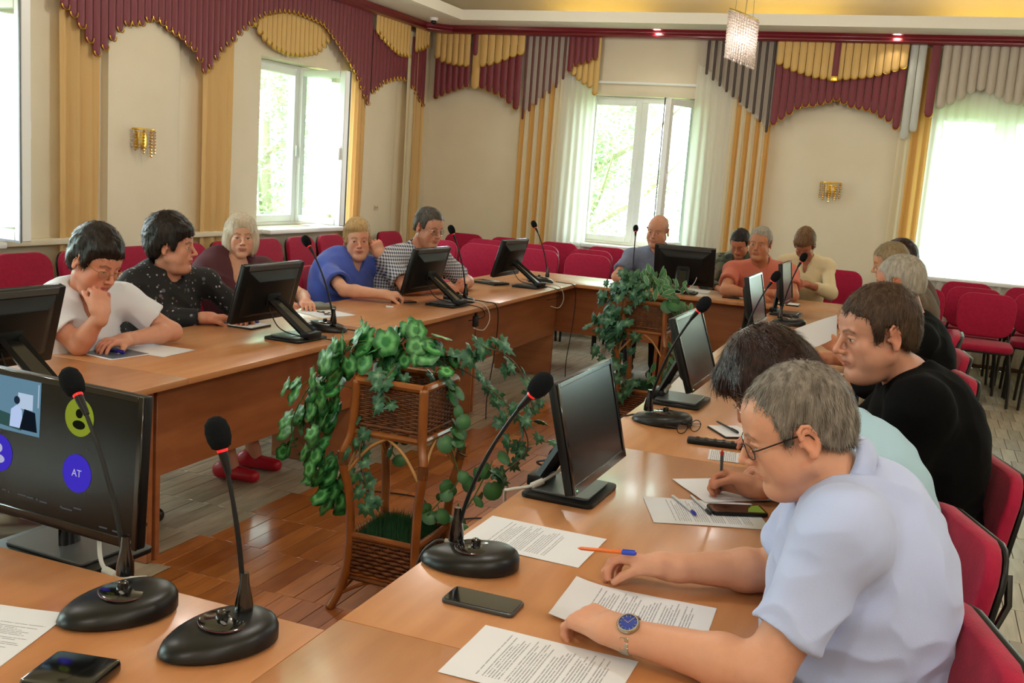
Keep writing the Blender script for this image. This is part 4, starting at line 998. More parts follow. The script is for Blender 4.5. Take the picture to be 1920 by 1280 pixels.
def hand_prims(Wp, f, n, side=1, s=1., curl=(15, 25, 20), spread=4., thumb=(35, 20), fing=None, tdir=None):
    """Wp wrist, f towards the fingers, n the way the palm faces, side: +1 thumb along cross(f,n)"""
    f = nrm(f); n = nrm(np.asarray(n, float)-f*np.dot(n, f)); l = np.cross(f, n)*side
    Rm = np.stack([l, f, n], 1); L = []
    L += [p_rc(Wp-f*.02*s, Wp+f*.02*s, .027*s, .028*s, k=.015), p_box(Wp+f*.052*s, A3(.040, .046, .0145)*s, Rm, .0135*s, k=.02),
          p_el(Wp+f*.035*s+l*.022*s+n*.008*s, A3(.020, .033, .016)*s, Rm, k=.012)]
    offs = [.0305, .0105, -.0105, -.030]; lens = [.070, .079, .073, .058]; rad = [.0088, .0090, .0086, .0078]
    for i in range(4):
        c1, c2, c3 = (fing[i] if fing else curl); a = 0; b = Wp+(f*(.092-.004*abs(i-1.2))+l*offs[i])*s
        sp = R((1.5-i)*spread); d0 = nrm(f*math.cos(sp)+l*math.sin(sp)); p = b-f*.014*s; L.append(p_rc(p, b, rad[i]*1.1*s, rad[i]*1.06*s, k=.008))
        p = b
        for j, (cc, fr) in enumerate(((c1, .44), (c2, .31), (c3, .25))):
            a += R(cc); d = d0*math.cos(a)+n*math.sin(a); q = p+d*lens[i]*fr*s*(1 if j < 2 else .9)
            L.append(p_rc(p, q, rad[i]*(1-.06*j)*s, rad[i]*(.93-.07*j)*s, k=.0045 if j else .006)); p = q
    t0 = Wp+(f*.022+l*.026+n*.006)*s; a = R(thumb[0]); d = nrm(f*math.cos(a)+l*math.sin(a)*.85+n*.35) if tdir is None else nrm(tdir)
    q = t0+d*.044*s; L.append(p_rc(t0, q, .0145*s, .0108*s, k=.012))
    d2 = nrm(d+n*math.tan(R(thumb[1]))*.6-l*.25); r_ = q+d2*.032*s; L.append(p_rc(q, r_, .0105*s, .0095*s, k=.005))
    d3 = nrm(d2+n*.25-l*.2); L.append(p_rc(r_, r_+d3*.022*s, .0095*s, .0078*s, k=.004))
    return L
SKIN = mat('skin', 'c08a6c', .5, vcol=True, spec=.35, bump=(500, .06, (1, 1, 1)))
def hairmat(name, c1, c2, rough=.5): return mat(name, c1, rough, var=(90, c2, (1, 1, .18), .9), bump=(240, .3, (1, 1, .12)), spec=.22)
def person(label, S):
    """S: dict of world joints and looks; builds Empty > body, hair, shirt, trousers, shoe, glasses ..."""
    v = S.get('vox', .005); sc = S.get('s', 1.); fem = S.get('fem', 0); fat = S.get('fat', .2)
    H = A3(*S['head']); HR = head_frame(*S['look']); hs = sc*S.get('hs', 1.)
    N = A3(*S['neck']); SL, SR_ = A3(*S['sl']), A3(*S['sr']); P = A3(S['pelvis'][0], S['pelvis'][1], S.get('pz', .56))
    t = thing('person', label, 'person', (P[0], P[1], 0))
    across = nrm(SR_-SL); spine = nrm(N-P); fwd = nrm(np.cross(spine, across)); fwd = -fwd if np.dot(fwd, A3(math.cos(R(S['yaw'])), math.sin(R(S['yaw'])), 0)) < 0 else fwd
    TR = np.stack([across, np.cross(across, -spine) if False else nrm(fwd), spine], 1)
    nr = .052+.006*fat-.006*fem
    hp = xfp(head_prims(fem, fat, S.get('nose', 1.), S.get('ears', True)), H, HR, hs)
    B = list(hp); nk = H+HR @ A3(0, -.028, -.075)*hs
    B.append(p_rc(N-spine*.03, nk, nr*sc*1.12, nr*sc*.97, k=.025))
    chest = (SL+SR_)/2*.8+N*.2-spine*.08; sw = np.linalg.norm(SL-SR_)
    B.append(p_el(chest+fwd*.005, (sw*.42, .085, .11), TR, k=.04)); B.append(p_rc(N-spine*.02, SL*.6+N*.4, .045, .04, k=.04)); B.append(p_rc(N-spine*.02, SR_*.6+N*.4, .045, .04, k=.04))
    ar = (.046-.007*fem+.008*fat)*sc
    sh = []
    for side, Sp in (('l', SL), ('r', SR_)):
        if side+'e' not in S: continue
        E = A3(*S[side+'e']); Wp = A3(*S[side+'w'])
        B.append(p_rc(Sp, E, ar, ar*.86, k=.02)); m = E+(Wp-E)*.28
        B += [p_rc(E, m, ar*.86, ar*.92, k=.02), p_rc(m, Wp, ar*.90, .0265*sc, k=.015)]
        hnd = S.get(side+'h', {}); f = hnd.get('f', nrm(Wp-E)); n_ = hnd.get('n', (0, 0, -1))
        B += hand_prims(Wp, f, n_, hnd.get('side', 1), hnd.get('s', 1.)*sc, hnd.get('curl', (20, 30, 25)), hnd.get('spread', 3.), hnd.get('thumb', (35, 20)), hnd.get('fing'), hnd.get('tdir'))
    V, F = sdf_mesh(B, v); V = smooth_np(V, F, 1, .35)
    Q = ((V-H) @ HR)/hs; base = np.array(lin(S.get('skin', 'c48e70'))[:3])
    Q2 = Q.copy()
    C = head_color(Q2, base, np.array(lin(S['lip'])[:3]) if S.get('lip') else base*A3(.86, .56, .52), np.array(lin(S.get('brow', '4a3626'))[:3]), np.array(lin(S.get('eye', '4a4a44'))[:3]), S.get('open', 1.), S.get('stub', 0), S.get('browamt', .7), S.get('gaze', (0, 0)), S.get('cheek', .3), None if not S.get('shaved') else np.array(lin(S['shaved'])[:3]))
    # hands a little redder than the arms
    for side in 'lr':
        if side+'w' in S:
            Wp = A3(*S[side+'w']); f = nrm(S.get(side+'h', {}).get('f', Wp-A3(*S[side+'e']))); g = np.clip((((V-Wp) @ f)-.05)/.08, 0, 1)*(np.linalg.norm(V-Wp, axis=1) < .22)
            C = C*(1-g[:, None]*np.array([0, .14, .16]))
    np_obj('body', V, F, SKIN, t, C)
    # ---- clothes
    sv = S.get('svox', v*1.25); slv = S.get('sleeve', .55); hw = S.get('hip', .165)+.03*fat; th = S.get('loose', .018)
    bellyc = N*.35+P*.65+fwd*(.02+.05*fat); C_ = []; AR = []
    C_.append(p_el(chest-spine*.06, (sw*.48+th*.7, .105+th+.03*fat+.02*fem, .185), TR, k=.05))
    if fem: C_.append(p_el(chest-spine*.10+fwd*.055, (sw*.33, .075, .085), TR, k=.06))
    C_.append(p_el(bellyc, (hw+th, .115+th+.06*fat, .2), TR, k=.08)); C_.append(p_el(P+A3(0, 0, .02), (hw+th*.7, .125+th, .13), np.stack([across, np.cross(A3(0, 0, 1), across), A3(0, 0, 1)], 1), k=.07))
    back = S.get('hunch', .03); C_.append(p_el((N+P)/2+spine*.08-fwd*back, (sw*.42, .10+th*.5, .19), TR, k=.08))
    C_.append(p_rc(SL*.95+SR_*.05, SR_*.95+SL*.05, .046+th*.5, .046+th*.5, k=.06))
    for Sp in (SL, SR_): C_.append(p_rc(N-spine*.022, Sp+spine*.002, .046+th*.4, .046+th*.5, k=.05))
    cut = []
    for side, Sp in (('l', SL), ('r', SR_)):
        if side+'e' not in S: continue
        E = A3(*S[side+'e']); Wp = A3(*S[side+'w']); r0, r1 = ar+th*.72+.002, ar+th*.75+S.get('flare', .006)
        AR.append(p_el(Sp+(E-Sp)*.05, (r0*.95, r0*.95, r0*.95), k=.05))
        if slv <= 1:
            e = Sp+(E-Sp)*slv; AR.append(p_rc(Sp+(e-Sp)*.1, e, r0*.96, r1, k=.04)); d = nrm(E-Sp)
            AR.append(p_fn(lambda p, e=e, d=d, r1=r1: np.maximum(((p-e) @ d*-1)+.004, np.linalg.norm(p-e-((p-e) @ d)[..., None]*d, axis=-1)-r1*1.6-.03), e+d*.06, .16, k=.004, op='s'))
            AR.append(p_rc(e-d*.018, e+d*.08, r1-sv*3.4, r1-sv*3.2, k=.004, op='s'))
        else:
            AR.append(p_rc(Sp+(E-Sp)*.06, E, r0*.96, r1, k=.04)); fr = slv-1; e = E+(Wp-E)*fr; AR.append(p_rc(E, e, r1, .036+th*.6, k=.03)); d = nrm(Wp-E)
            AR.append(p_fn(lambda p, e=e, d=d: np.maximum(((p-e) @ d*-1)+.004, np.linalg.norm(p-e-((p-e) @ d)[..., None]*d, axis=-1)-.075), e+d*.05, .13, k=.004, op='s'))
            AR.append(p_rc(e-d*.015, e+d*.08, .036+th*.6-sv*2.2, .036+th*.6-sv*2.1, k=.004, op='s'))
    C_ = AR+C_
    nk2 = nk; axn = nrm(nk-N); col = S.get('collar', 'round'); collar = []
    rn_ = nr*sc*1.12
    cut.append(p_rc(N-axn*.05, nk+axn*.06, rn_+.004, rn_+.006, k=.006, op='s'))
    if col in ('shirt', 'v', 'deepv', 'polo', 'round', 'scoop'):
        dep_ = {'shirt': .07, 'polo': .1, 'v': .16, 'deepv': .2, 'round': .012, 'scoop': .08}[col]; wd = {'shirt': .022, 'polo': .022, 'v': .05, 'deepv': .062, 'round': .05, 'scoop': .075}[col]
        n0 = N+fwd*(rn_*.9)+axn*.02; n1 = N+fwd*(rn_+.05)-spine*dep_
        cut.append(p_rc(n0+fwd*.02, n1+fwd*.025, wd, .006 if col in ('shirt', 'v', 'deepv', 'polo') else wd*.6, k=.008, op='s'))
    for q in cut: C_.append(q)
    V, F = sdf_mesh(C_, sv)
    # folds: noise stretched around the limbs and the waist, pushed along the normals
    Nn = normals_np(V, F); am = S.get('fold', .006); Qf = (V-P) @ TR; wv = vnoise(np.stack([Qf[:, 0]*7, Qf[:, 1]*7, Qf[:, 2]*17], 1)+vnoise(Qf*6, 5)[:, None]*.9, 2)
    w2 = 1-np.abs(vnoise(np.stack([Qf[:, 0]*11+Qf[:, 2]*9, Qf[:, 1]*11, Qf[:, 2]*14-Qf[:, 0]*6], 1), 8))*2
    V = V+Nn*(np.clip(wv*.6+w2*.6+.1, -.25, 2)*am)[:, None]; V = smooth_np(V, F, 1, .25)
    shirt = np_obj('shirt', V, F, S['shirtm'], t)
    if col in ('shirt', 'polo'):
        U = nrm(np.cross(axn, fwd)); Fw = np.cross(U, axn); Fw = Fw if np.dot(Fw, fwd) > 0 else -Fw; K = 36; rows = []
        for k in range(K+1):
            a = R(22+k*(316/K)); fr = math.cos(a); pt = max(0, (abs(a-math.pi)-R(115))/R(43)); d_ = Fw*fr+U*math.sin(a)
            c0_ = N+axn*(.012-.012*fr)
            rows.append([c0_+d_*(rn_+.003)+axn*(.022-.014*pt), c0_+d_*(rn_+.005)+axn*(.029-.014*pt), c0_+d_*(rn_+.013)+axn*(.016-.02*pt), c0_+d_*(rn_+.024+.012*pt)-axn*(.008+.040*pt), c0_+d_*(rn_+.021+.012*pt)-axn*(.011+.040*pt), c0_+d_*(rn_+.010)+axn*.002])
        g = G(); m_ = len(rows[0]); g.add([tuple(p) for r_ in rows for p in r_], [(i*m_+j, i*m_+(j+1) % m_, (i+1)*m_+(j+1) % m_, (i+1)*m_+j) for i in range(K) for j in range(m_)]+[tuple(range(m_)), tuple(K*m_+q for q in reversed(range(m_)))])
        o_ = g.build('collar', S['shirtm'], shirt, smooth='all'); o_.matrix_parent_inverse = world_inv(shirt)
    # ---- hair
    if S.get('hair'):
        build_hair(t, S, H, HR, hs, v)
    # ---- trousers and shoes
    yw = S.get('legyaw', S['yaw']); d = A3(math.cos(R(yw)), math.sin(R(yw)), 0); sd = A3(-d[1], d[0], 0); T = []; kn = S.get('knee', .40); an = S.get('ankle', kn-.02)
    lifts = S.get('legs', ((1, 0), (-1, 0)))
    T.append(p_el(P+A3(0, 0, -.02), (.17, .17, .095), k=.05)); shoes = []
    tl = S.get('trou', 1.)
    for sg, dx in lifts:
        hp_ = P+sd*sg*.09+A3(0, 0, -.02); K_ = A3(P[0], P[1], .53)+d*kn+sd*sg*(.10+.0*dx); An = A3(P[0], P[1], .10)+d*(an+dx)+sd*sg*.11
        T.append(p_rc(hp_, K_, .088, .064, k=.04)); e = K_+(An-K_)*tl; T.append(p_rc(K_, e, .062, .045*tl+.055*(1-tl), k=.03)); shoes.append((An, d, K_))
    V, F = sdf_mesh(T, .010); np_obj('trousers' if S.get('bottom', 'trousers') == 'trousers' else 'skirt', smooth_np(V, F, 2), F, S.get('trm', MATS['trousers_dark']), t)
    for An, d_, K_ in shoes:
        a = An.copy(); a[2] = .045
        L = [p_rc(a-d_*.05, a+d_*.13-A3(0, 0, .008), .040, .032, k=.02), p_rc(a-d_*.04, An, .036, .038, k=.02), p_fn(lambda p: .0-p[..., 2]+.004, a, .3, k=.004, op='i')]
        V, F = sdf_mesh(L, .008); np_obj('shoe', V, F, S.get('shoem', MATS['shoe_dark']), t)
        if tl < 1:
            L = [p_rc(K_, An, .05, .034, k=.01), p_rc(An, a+d_*.03, .034, .03, k=.02)]; V, F = sdf_mesh(L, .008); np_obj('lower_leg', V, F, SKIN, t, np.tile(base, (len(V), 1)))
    if S.get('glasses'): glasses(t, H, HR, hs, S['glasses'], S.get('gz', 0))
    return t
def build_hair(t, S, H, HR, hs, v):
    fem_ = S.get('fem', 0); kind = S['hair']; L = []; th = S.get('hth', .012); vv = S.get('hvox', v)
    def lim(pts): ys, zs = zip(*pts); return lambda p: np.interp(p[..., 1], ys, zs)-p[..., 2]
    big = p_el((0, -.018, .034), (.0755+th, .096+th, .088+th)); c0 = A3(0, 0, 0)
    if kind in ('short', 'receding', 'crop'):
        L = [big, p_el((0, -.06, -.02), (.058+th*.4, .052+th*.5, .06), k=.03)]
        if kind == 'short': pts = [(-.13, -.075), (-.06, -.055), (-.032, -.028), (-.024, .026), (.006, .028), (.014, -.012), (.034, -.012), (.042, .052), (.07, .066), (.10, .074)]
        elif kind == 'crop': pts = [(-.13, -.06), (-.06, -.045), (-.03, -.02), (-.022, .028), (.008, .028), (.016, -.004), (.032, .0), (.042, .06), (.07, .076), (.10, .088)]
        else: pts = [(-.13, -.07), (-.06, -.05), (-.032, -.025), (-.024, .026), (.006, .028), (.014, -.008), (.03, -.004), (.036, .064), (.06, .083), (.10, .10)]
        L.append(p_fn(lim(pts), c0, .2, k=.008))
    elif kind == 'fringe':      # short women's cut with fringe and volume
        vol = S.get('vol', .012)
        L = [p_el((0, -.026, .044), (.0755+th*.75+vol*.4, .096+th*.8+vol*.4, .084+th+vol)), p_el((0, -.062, -.015), (.060+th*.6, .055+th*.6, .07), k=.03), p_el((.02, .048, .088), (.056, .034, .026), k=.03)]
        for s in (-1, 1): L.append(p_el((s*.066, .008, .005), (.014+th*.4, .028, .045), k=.02))
        pts = [(-.14, -.082), (-.06, -.066), (-.034, -.036), (-.022, .012), (.010, .014), (.018, -.016), (.034, -.012), (.044, .040), (.07, .056), (.14, .060)]
        ys_, zs_ = zip(*pts)
        L.append(p_fn(lambda p: np.interp(p[..., 1], ys_, zs_)-.16*p[..., 0]*(p[..., 1] > .04)+.004*np.sin(p[..., 0]*210+p[..., 1]*60)-p[..., 2], c0, .2, k=.010))
    elif kind == 'bob':
        L = [p_el((0, -.022, .040), (.088+th*.6, .108+th*.4, .098+th*.5)), p_el((0, -.045, -.045), (.088+th, .080+th*.5, .095), k=.05)]
        for s in (-1, 1): L += [p_el((s*.074, .012, -.045), (.022+th*.5, .046, .078), Rm=np.array(Matrix.Rotation(R(s*8), 3, 'Y')), k=.03)]
        L.append(p_el((.014, .050, .092), (.048, .026, .020), k=.03))
        L.append(p_el((0, .10, -.035), (.060, .088, .098), k=.014, op='s')); L.append(p_fn(lambda p: -.108-p[..., 2], c0, .2, k=.02))
    elif kind == 'long':        # dark hair falling forward
        L = [p_el((0, -.02, .038), (.086+th*.5, .106+th*.4, .096+th*.5)), p_el((0, -.055, -.055), (.085+th, .07+th*.5, .11), k=.05)]
        for s in (-1, 1): L += [p_rc((s*.07, .03, .03), (s*.072, .062, -.10), .034, .026, k=.03)]
        L += [p_el((0, .07, .075), (.06, .035, .035), k=.03)]
        L.append(p_el((0, .12, -.04), (.045, .07, .09), k=.014, op='s'))
    for q in S.get('hextra', []): L.insert(-1, q)
    L = xfp(L, H, HR, hs); V, F = sdf_mesh(L, vv)
    Q = ((V-H) @ HR)/hs; Nn = normals_np(V, F)
    a = np.arctan2(Q[:, 0], np.abs(Q[:, 2]-.02)+.04); rr_ = S.get('strand', .0035)
    n1 = vnoise(np.stack([Q[:, 0]*130, Q[:, 1]*28, Q[:, 2]*28], 1)+vnoise(Q*22, 4)[:, None]*2.2, 1); n2 = vnoise(np.stack([Q[:, 0]*60, Q[:, 1]*45, Q[:, 2]*20], 1), 6); n3 = vnoise(Q*26, 9)
    V = V+Nn*((n1*.55+n2*.4+n3*.5)*rr_)[:, None]
    # loose strands following the combing direction, part of the same hair mesh
    ns = S.get('nstr', 2200); rg = np.random.default_rng(int(abs(H[0]*1000))+7); fc = F[rg.integers(0, len(F), ns)]; Pc = V[fc].mean(1)+(rg.random((ns, 3))-.5)*vv
    N3 = normals_np(V, F); Nc = N3[fc[:, 0]]; crown = H+HR @ A3(.01, -.055, .13)*hs; D_ = Pc-crown+rg.normal(0, .018, (ns, 3)); D_ -= Nc*(D_*Nc).sum(1)[:, None]; D_ /= np.linalg.norm(D_, axis=1)[:, None]+1e-9
    ln = rg.uniform(.010, .026, ns)*S.get('strl', 1.); wd = np.cross(D_, Nc)*(rg.uniform(.0005, .0011, ns)*S.get('strw', 1.))[:, None]; lift = rg.uniform(-.001, .0035, ns)*S.get('lift', .6 if fem_ else .35)
    p0 = Pc-Nc*.0015; p1 = Pc+D_*(ln*.5)[:, None]+Nc*(lift+.0012)[:, None]; p2 = Pc+D_*ln[:, None]+Nc*(lift*1.8-.0005)[:, None]
    VV = np.concatenate([V, p0-wd, p0+wd, p1+wd*.9, p1-wd*.9, p2+wd*.15, p2-wd*.15]); b = len(V)+np.arange(ns)
    F2 = np.concatenate([F, np.stack([b, b+ns, b+2*ns, b+3*ns], 1), np.stack([b+3*ns, b+2*ns, b+4*ns, b+5*ns], 1)])
    np_obj('hair', VV, F2, S['hairm'], t)
def glasses(t, H, HR, hs, kind, gz=0):
    m = mat('glasses_gold', 'c9a45a', .25, metal=1.) if kind == 'gold' else (mat('glasses_silver', 'c9ccd0', .2, metal=1.) if kind == 'silver' else mat('glasses_dark', '241f1c', .25, metal=.3))
    W_ = lambda p: H+HR @ (A3(*p)*hs); g = G(); lens = G()
    for s in (-1, 1):
        pts = []
        for k in range(21):
            a = 2*math.pi*k/20; x, z = .0225*math.cos(a), .0165*math.sin(a)
            x = math.copysign(abs(x/.0225)**.75*.0225, x); z = math.copysign(abs(z/.0165)**.8*.0165, z); pts.append(W_((s*.034+x, .1015-.012*((s*.034+x)/.055)**2, -.001+z+gz)))
        g.tube(pts, .0009*hs if kind != 'dark' else .0011*hs, 5)
        lens.add([tuple(q) for q in pts[:-1]], [tuple(range(20))])
        g.tube([W_((s*.056, .090, .004+gz)), W_((s*.068, .078, .006+gz)), W_((s*.082, .0, .012+gz)), W_((s*.083, -.018, .008+gz)), W_((s*.080, -.030, -.014+gz))], .0016 if kind == 'dark' else .0012, 5)
    g.tube([W_((-.012, .104, .004+gz)), W_((0, .107, .007+gz)), W_((.012, .104, .004+gz))], .0011, 5)
    o = G().add([], []).build('glasses', m, t, world=True) if False else g.build('glasses', m, t, smooth=True, world=True)
    lens.build('lens', glass('lens_glass', 'f6fbff', 0, .08), o).matrix_parent_inverse = world_inv(o)
    return o
mat('trousers_dark', '1c1f28', .85); mat('shoe_dark', '14110f', .35)
# ================================================================ the people
m_shirt_lb = mat('shirt_light_blue', 'adbbe4', .8, bump=(400, .08, (1, 1, 1)), sheen=.15)
HM_grey = hairmat('hair_grey', '5f574f', '8f877e'); HM_dark = hairmat('hair_black', '15110f', '2a211c', .35); HM_brown = hairmat('hair_brown', '33241a', '4b3829')
HM_blonde = hairmat('hair_ash_blonde', 'b3a590', 'd2c6b2'); HM_goldb = hairmat('hair_golden_blonde', 'a17f52', 'c4a878'); HM_dgrey = hairmat('hair_dark_grey', '38332f', '5a544e')
HM_lgrey = hairmat('hair_light_grey', '8b8378', 'b0a89c'); HM_maro = hairmat('hair_dark_auburn', '1d1010', '33201b', .25)
def checkmat(name, c1, c2, sc_):
    m = mat(name, c1, .85, bump=(300, .08, (1, 1, 1))); N = m.node_tree.nodes; Lk = m.node_tree.links; b = N['Principled BSDF']
    tc = N.new('ShaderNodeTexCoord'); sx = N.new('ShaderNodeSeparateXYZ'); Lk.new(tc.outputs['Object'], sx.inputs[0])
    outs = []
    # stripes round the body and down it
    ad = N.new('ShaderNodeMath'); ad.operation = 'ADD'; Lk.new(sx.outputs[0], ad.inputs[0]); Lk.new(sx.outputs[1], ad.inputs[1])
    for src in (ad.outputs[0], sx.outputs[2]):
        w = N.new('ShaderNodeMath'); w.operation = 'MULTIPLY'; w.inputs[1].default_value = sc_; Lk.new(src, w.inputs[0])
        s = N.new('ShaderNodeMath'); s.operation = 'SINE'; Lk.new(w.outputs[0], s.inputs[0])
        g = N.new('ShaderNodeMath'); g.operation = 'GREATER_THAN'; g.inputs[1].default_value = 0; Lk.new(s.outputs[0], g.inputs[0]); outs.append(g.outputs[0])
    a = N.new('ShaderNodeMath'); a.operation = 'ADD'; Lk.new(outs[0], a.inputs[0]); Lk.new(outs[1], a.inputs[1])
    r = N.new('ShaderNodeValToRGB'); r.color_ramp.interpolation = 'CONSTANT'; e = r.color_ramp.elements; e[0].color = lin(c1); e[1].color = lin(c2); e[1].position = .75
    e2 = r.color_ramp.elements.new(.25); mid = [(x+y)/2 for x, y in zip(lin(c1), lin(c2))]; e2.color = mid
    h = N.new('ShaderNodeMath'); h.operation = 'MULTIPLY'; h.inputs[1].default_value = .5; Lk.new(a.outputs[0], h.inputs[0]); Lk.new(h.outputs[0], r.inputs[0]); Lk.new(r.outputs[0], b.inputs['Base Color']); return m
def spotmat(name, base, spots, scale, thr=.3, vor=True):
    """cloth with irregular printed blotches"""
    m = mat(name, base, .8, bump=(300, .06, (1, 1, 1))); N = m.node_tree.nodes; Lk = m.node_tree.links; b = N['Principled BSDF']
    tc = N.new('ShaderNodeTexCoord'); nz = N.new('ShaderNodeTexNoise'); nz.inputs['Scale'].default_value = scale*2.2; Lk.new(tc.outputs['Object'], nz.inputs['Vector'])
    mx0 = N.new('ShaderNodeMix'); mx0.data_type = 'RGBA'; mx0.blend_type = 'ADD'; mx0.inputs['Factor'].default_value = .09; Lk.new(tc.outputs['Object'], mx0.inputs['A']); Lk.new(nz.outputs['Color'], mx0.inputs['B'])
    last = lin(base); prev = None
    for i, (c, s, th) in enumerate(spots):
        v = N.new('ShaderNodeTexVoronoi'); v.inputs['Scale'].default_value = scale*s; v.inputs['Randomness'].default_value = 1
        mp = N.new('ShaderNodeMapping'); mp.inputs['Location'].default_value = (i*3.3, i*1.7, i*.9); Lk.new(mx0.outputs['Result'], mp.inputs[0]); Lk.new(mp.outputs[0], v.inputs['Vector'])
        l = N.new('ShaderNodeMath'); l.operation = 'LESS_THAN'; l.inputs[1].default_value = th; Lk.new(v.outputs['Distance'], l.inputs[0])
        mx = N.new('ShaderNodeMix'); mx.data_type = 'RGBA'; mx.inputs['B'].default_value = lin(c); Lk.new(l.outputs[0], mx.inputs['Factor'])
        if prev: Lk.new(prev, mx.inputs['A'])
        else: mx.inputs['A'].default_value = last
        prev = mx.outputs['Result']
    Lk.new(prev, b.inputs['Base Color']); return m
# -- the man in the foreground
P15 = dict(vox=.0026, svox=.0036, head=(-.170, 1.92, 1.172), hs=.94, look=(193, -26, 4), neck=(-.085, 1.97, 1.085), sl=(-.055, 1.80, 1.03), sr=(-.105, 2.145, 1.015), pelvis=(.06, 2.04), yaw=180,
     le=(-.155, 1.70, .80), lw=(-.415, 1.725, .800), re=(-.20, 2.19, .80), rw=(-.405, 2.09, .800),
     lh=dict(f=(-.85, .42, -.02), n=(.0, .15, -1), side=-1, curl=(38, 48, 30), spread=2, thumb=(20, 20)), rh=dict(f=(-.9, -.02, .02), n=(-.1, -.35, -1), side=1, curl=(25, 45, 30), spread=2, thumb=(18, 25)),
     skin='c99479', brow='6a5a4c', hair='receding', hth=.008, lift=.2, hairm=HM_grey, stub=.12, open=.35, fat=.45, collar='shirt', sleeve=.72, flare=0., loose=.02, shirtm=m_shirt_lb, glasses='dark', nstr=7000, strw=.8, hvox=.0028, strand=.003, fold=.010, hunch=.06)
person('grey-haired man with dark glasses in a light blue shirt, bent over papers, wearing the wristwatch', P15)
# -- along the left table
D_ = dict
person('woman with short dark hair and glasses in a white V-neck top, hand at her mouth', D_(vox=.0042, head=(-3.07, 3.30, 1.112), hs=1.03, look=(-8, -24, 8), neck=(-3.16, 3.34, .985), sl=(-3.14, 3.53, .935), sr=(-3.22, 3.16, .92), pelvis=(-3.40, 3.36), yaw=0, fem=1, fat=.8, hip=.195,
     re=(-3.06, 3.20, .79), rw=(-2.965, 3.215, .92), rh=D_(f=(-.25, .25, .95), n=(-.85, .3, .1), side=1, curl=(55, 70, 40), spread=2, thumb=(25, 30)), le=(-2.98, 3.66, .80), lw=(-3.0, 3.40, .795), lh=D_(f=(-.1, -1, .0), n=(0, .1, -1), side=1, curl=(20, 30, 20)),
     skin='c89078', lip='a5554c', brow='2b201a', eye='2a2320', hair='fringe', vol=.016, hth=.013, hairm=HM_dark, strand=.006, open=.4, collar='deepv', sleeve=.6, flare=.012, loose=.02, shirtm=mat('top_white', 'd6dae4', .8, bump=(300, .06, (1, 1, 1))), glasses='gold', fold=.007))
person('woman with short black hair in a black floral blouse, turned to the right', D_(vox=.0045, head=(-3.42, 4.19, 1.112), hs=1.03, look=(24, -4, 0), neck=(-3.46, 4.22, .985), sl=(-3.40, 4.42, .92), sr=(-3.52, 4.03, .925), pelvis=(-3.62, 4.2), yaw=5, fem=1, fat=.6,
     re=(-3.44, 4.05, .75), rw=(-3.18, 4.16, .785), rh=D_(f=(.6, .7, 0), n=(0, 0, -1), side=-1, curl=(15, 20, 15)), le=(-3.2, 4.5, .76), lw=(-3.07, 4.33, .785), lh=D_(f=(.3, -.9, 0), n=(0, 0, -1), side=1, curl=(25, 30, 20)),
     skin='c48b72', lip='a8504a', brow='1c1512', hair='fringe', vol=.020, hth=.020, hairm=HM_dark, strand=.005, shoem=mat('shoe_red', 'b5122c', .35), knee=.50, ankle=.60, trou=.72, open=.8, collar='round', sleeve=1.85, loose=.016, shirtm=spotmat('blouse_floral', '100f13', [('5a5868', 16, .15), ('a39da4', 34, .17), ('6c4452', 22, .13), ('4c5036', 24, .15)], 1.), fold=.006))
person('blonde woman with a bob haircut in a maroon short-sleeved top', D_(vox=.0045, head=(-3.74, 5.19, 1.095), look=(-48, -3, 0), neck=(-3.77, 5.15, .955), sl=(-3.68, 5.33, .905), sr=(-3.83, 4.98, .90), pelvis=(-3.88, 5.08), yaw=-10, fem=1, fat=.3,
     re=(-3.60, 4.93, .735), rw=(-3.34, 4.98, .77), rh=D_(f=(1, .2, 0), n=(0, 0, -1), side=-1, curl=(15, 25, 20)), le=(-3.42, 5.38, .76), lw=(-3.17, 5.02, .78), lh=D_(f=(.5, -.6, 0), n=(0, 0, -1), side=1, curl=(25, 35, 25)),
     skin='d2a088', lip='a65a52', brow='5a4434', eye='39424a', hair='bob', hth=.012, hairm=HM_blonde, open=.75, collar='scoop', sleeve=.42, flare=.012, loose=.014, shirtm=mat('top_maroon', '4a1f2b', .8, bump=(300, .08, (1, 1, 1))), fold=.005))
person('woman with short golden hair in a bright blue blouse, cheek resting on her hand', D_(vox=.0048, head=(-3.40, 5.97, 1.078), look=(-52, -4, -3), neck=(-3.44, 5.96, .955), sl=(-3.33, 6.17, .90), sr=(-3.52, 5.78, .895), pelvis=(-3.62, 5.95), yaw=-15, fem=1, fat=.7,
     re=(-3.24, 5.56, .80), rw=(-2.99, 5.60, .80), rh=D_(f=(.75, .6, 0), n=(0, .2, -1), side=-1, curl=(40, 50, 30)), le=(-3.10, 6.16, .80), lw=(-3.27, 6.06, .985), lh=D_(f=(-.35, -.25, .9), n=(-.6, .5, .2), side=1, curl=(65, 70, 40)),
     skin='d5a188', lip='a8604f', brow='7a5a3c', eye='3a3c44', hair='fringe', vol=.010, hth=.012, hairm=HM_goldb, open=.75, collar='v', sleeve=.7, flare=.018, loose=.022, shirtm=mat('blouse_blue', '3c55b4', .8, bump=(300, .08, (1, 1, 1)), sheen=.2), fold=.006))
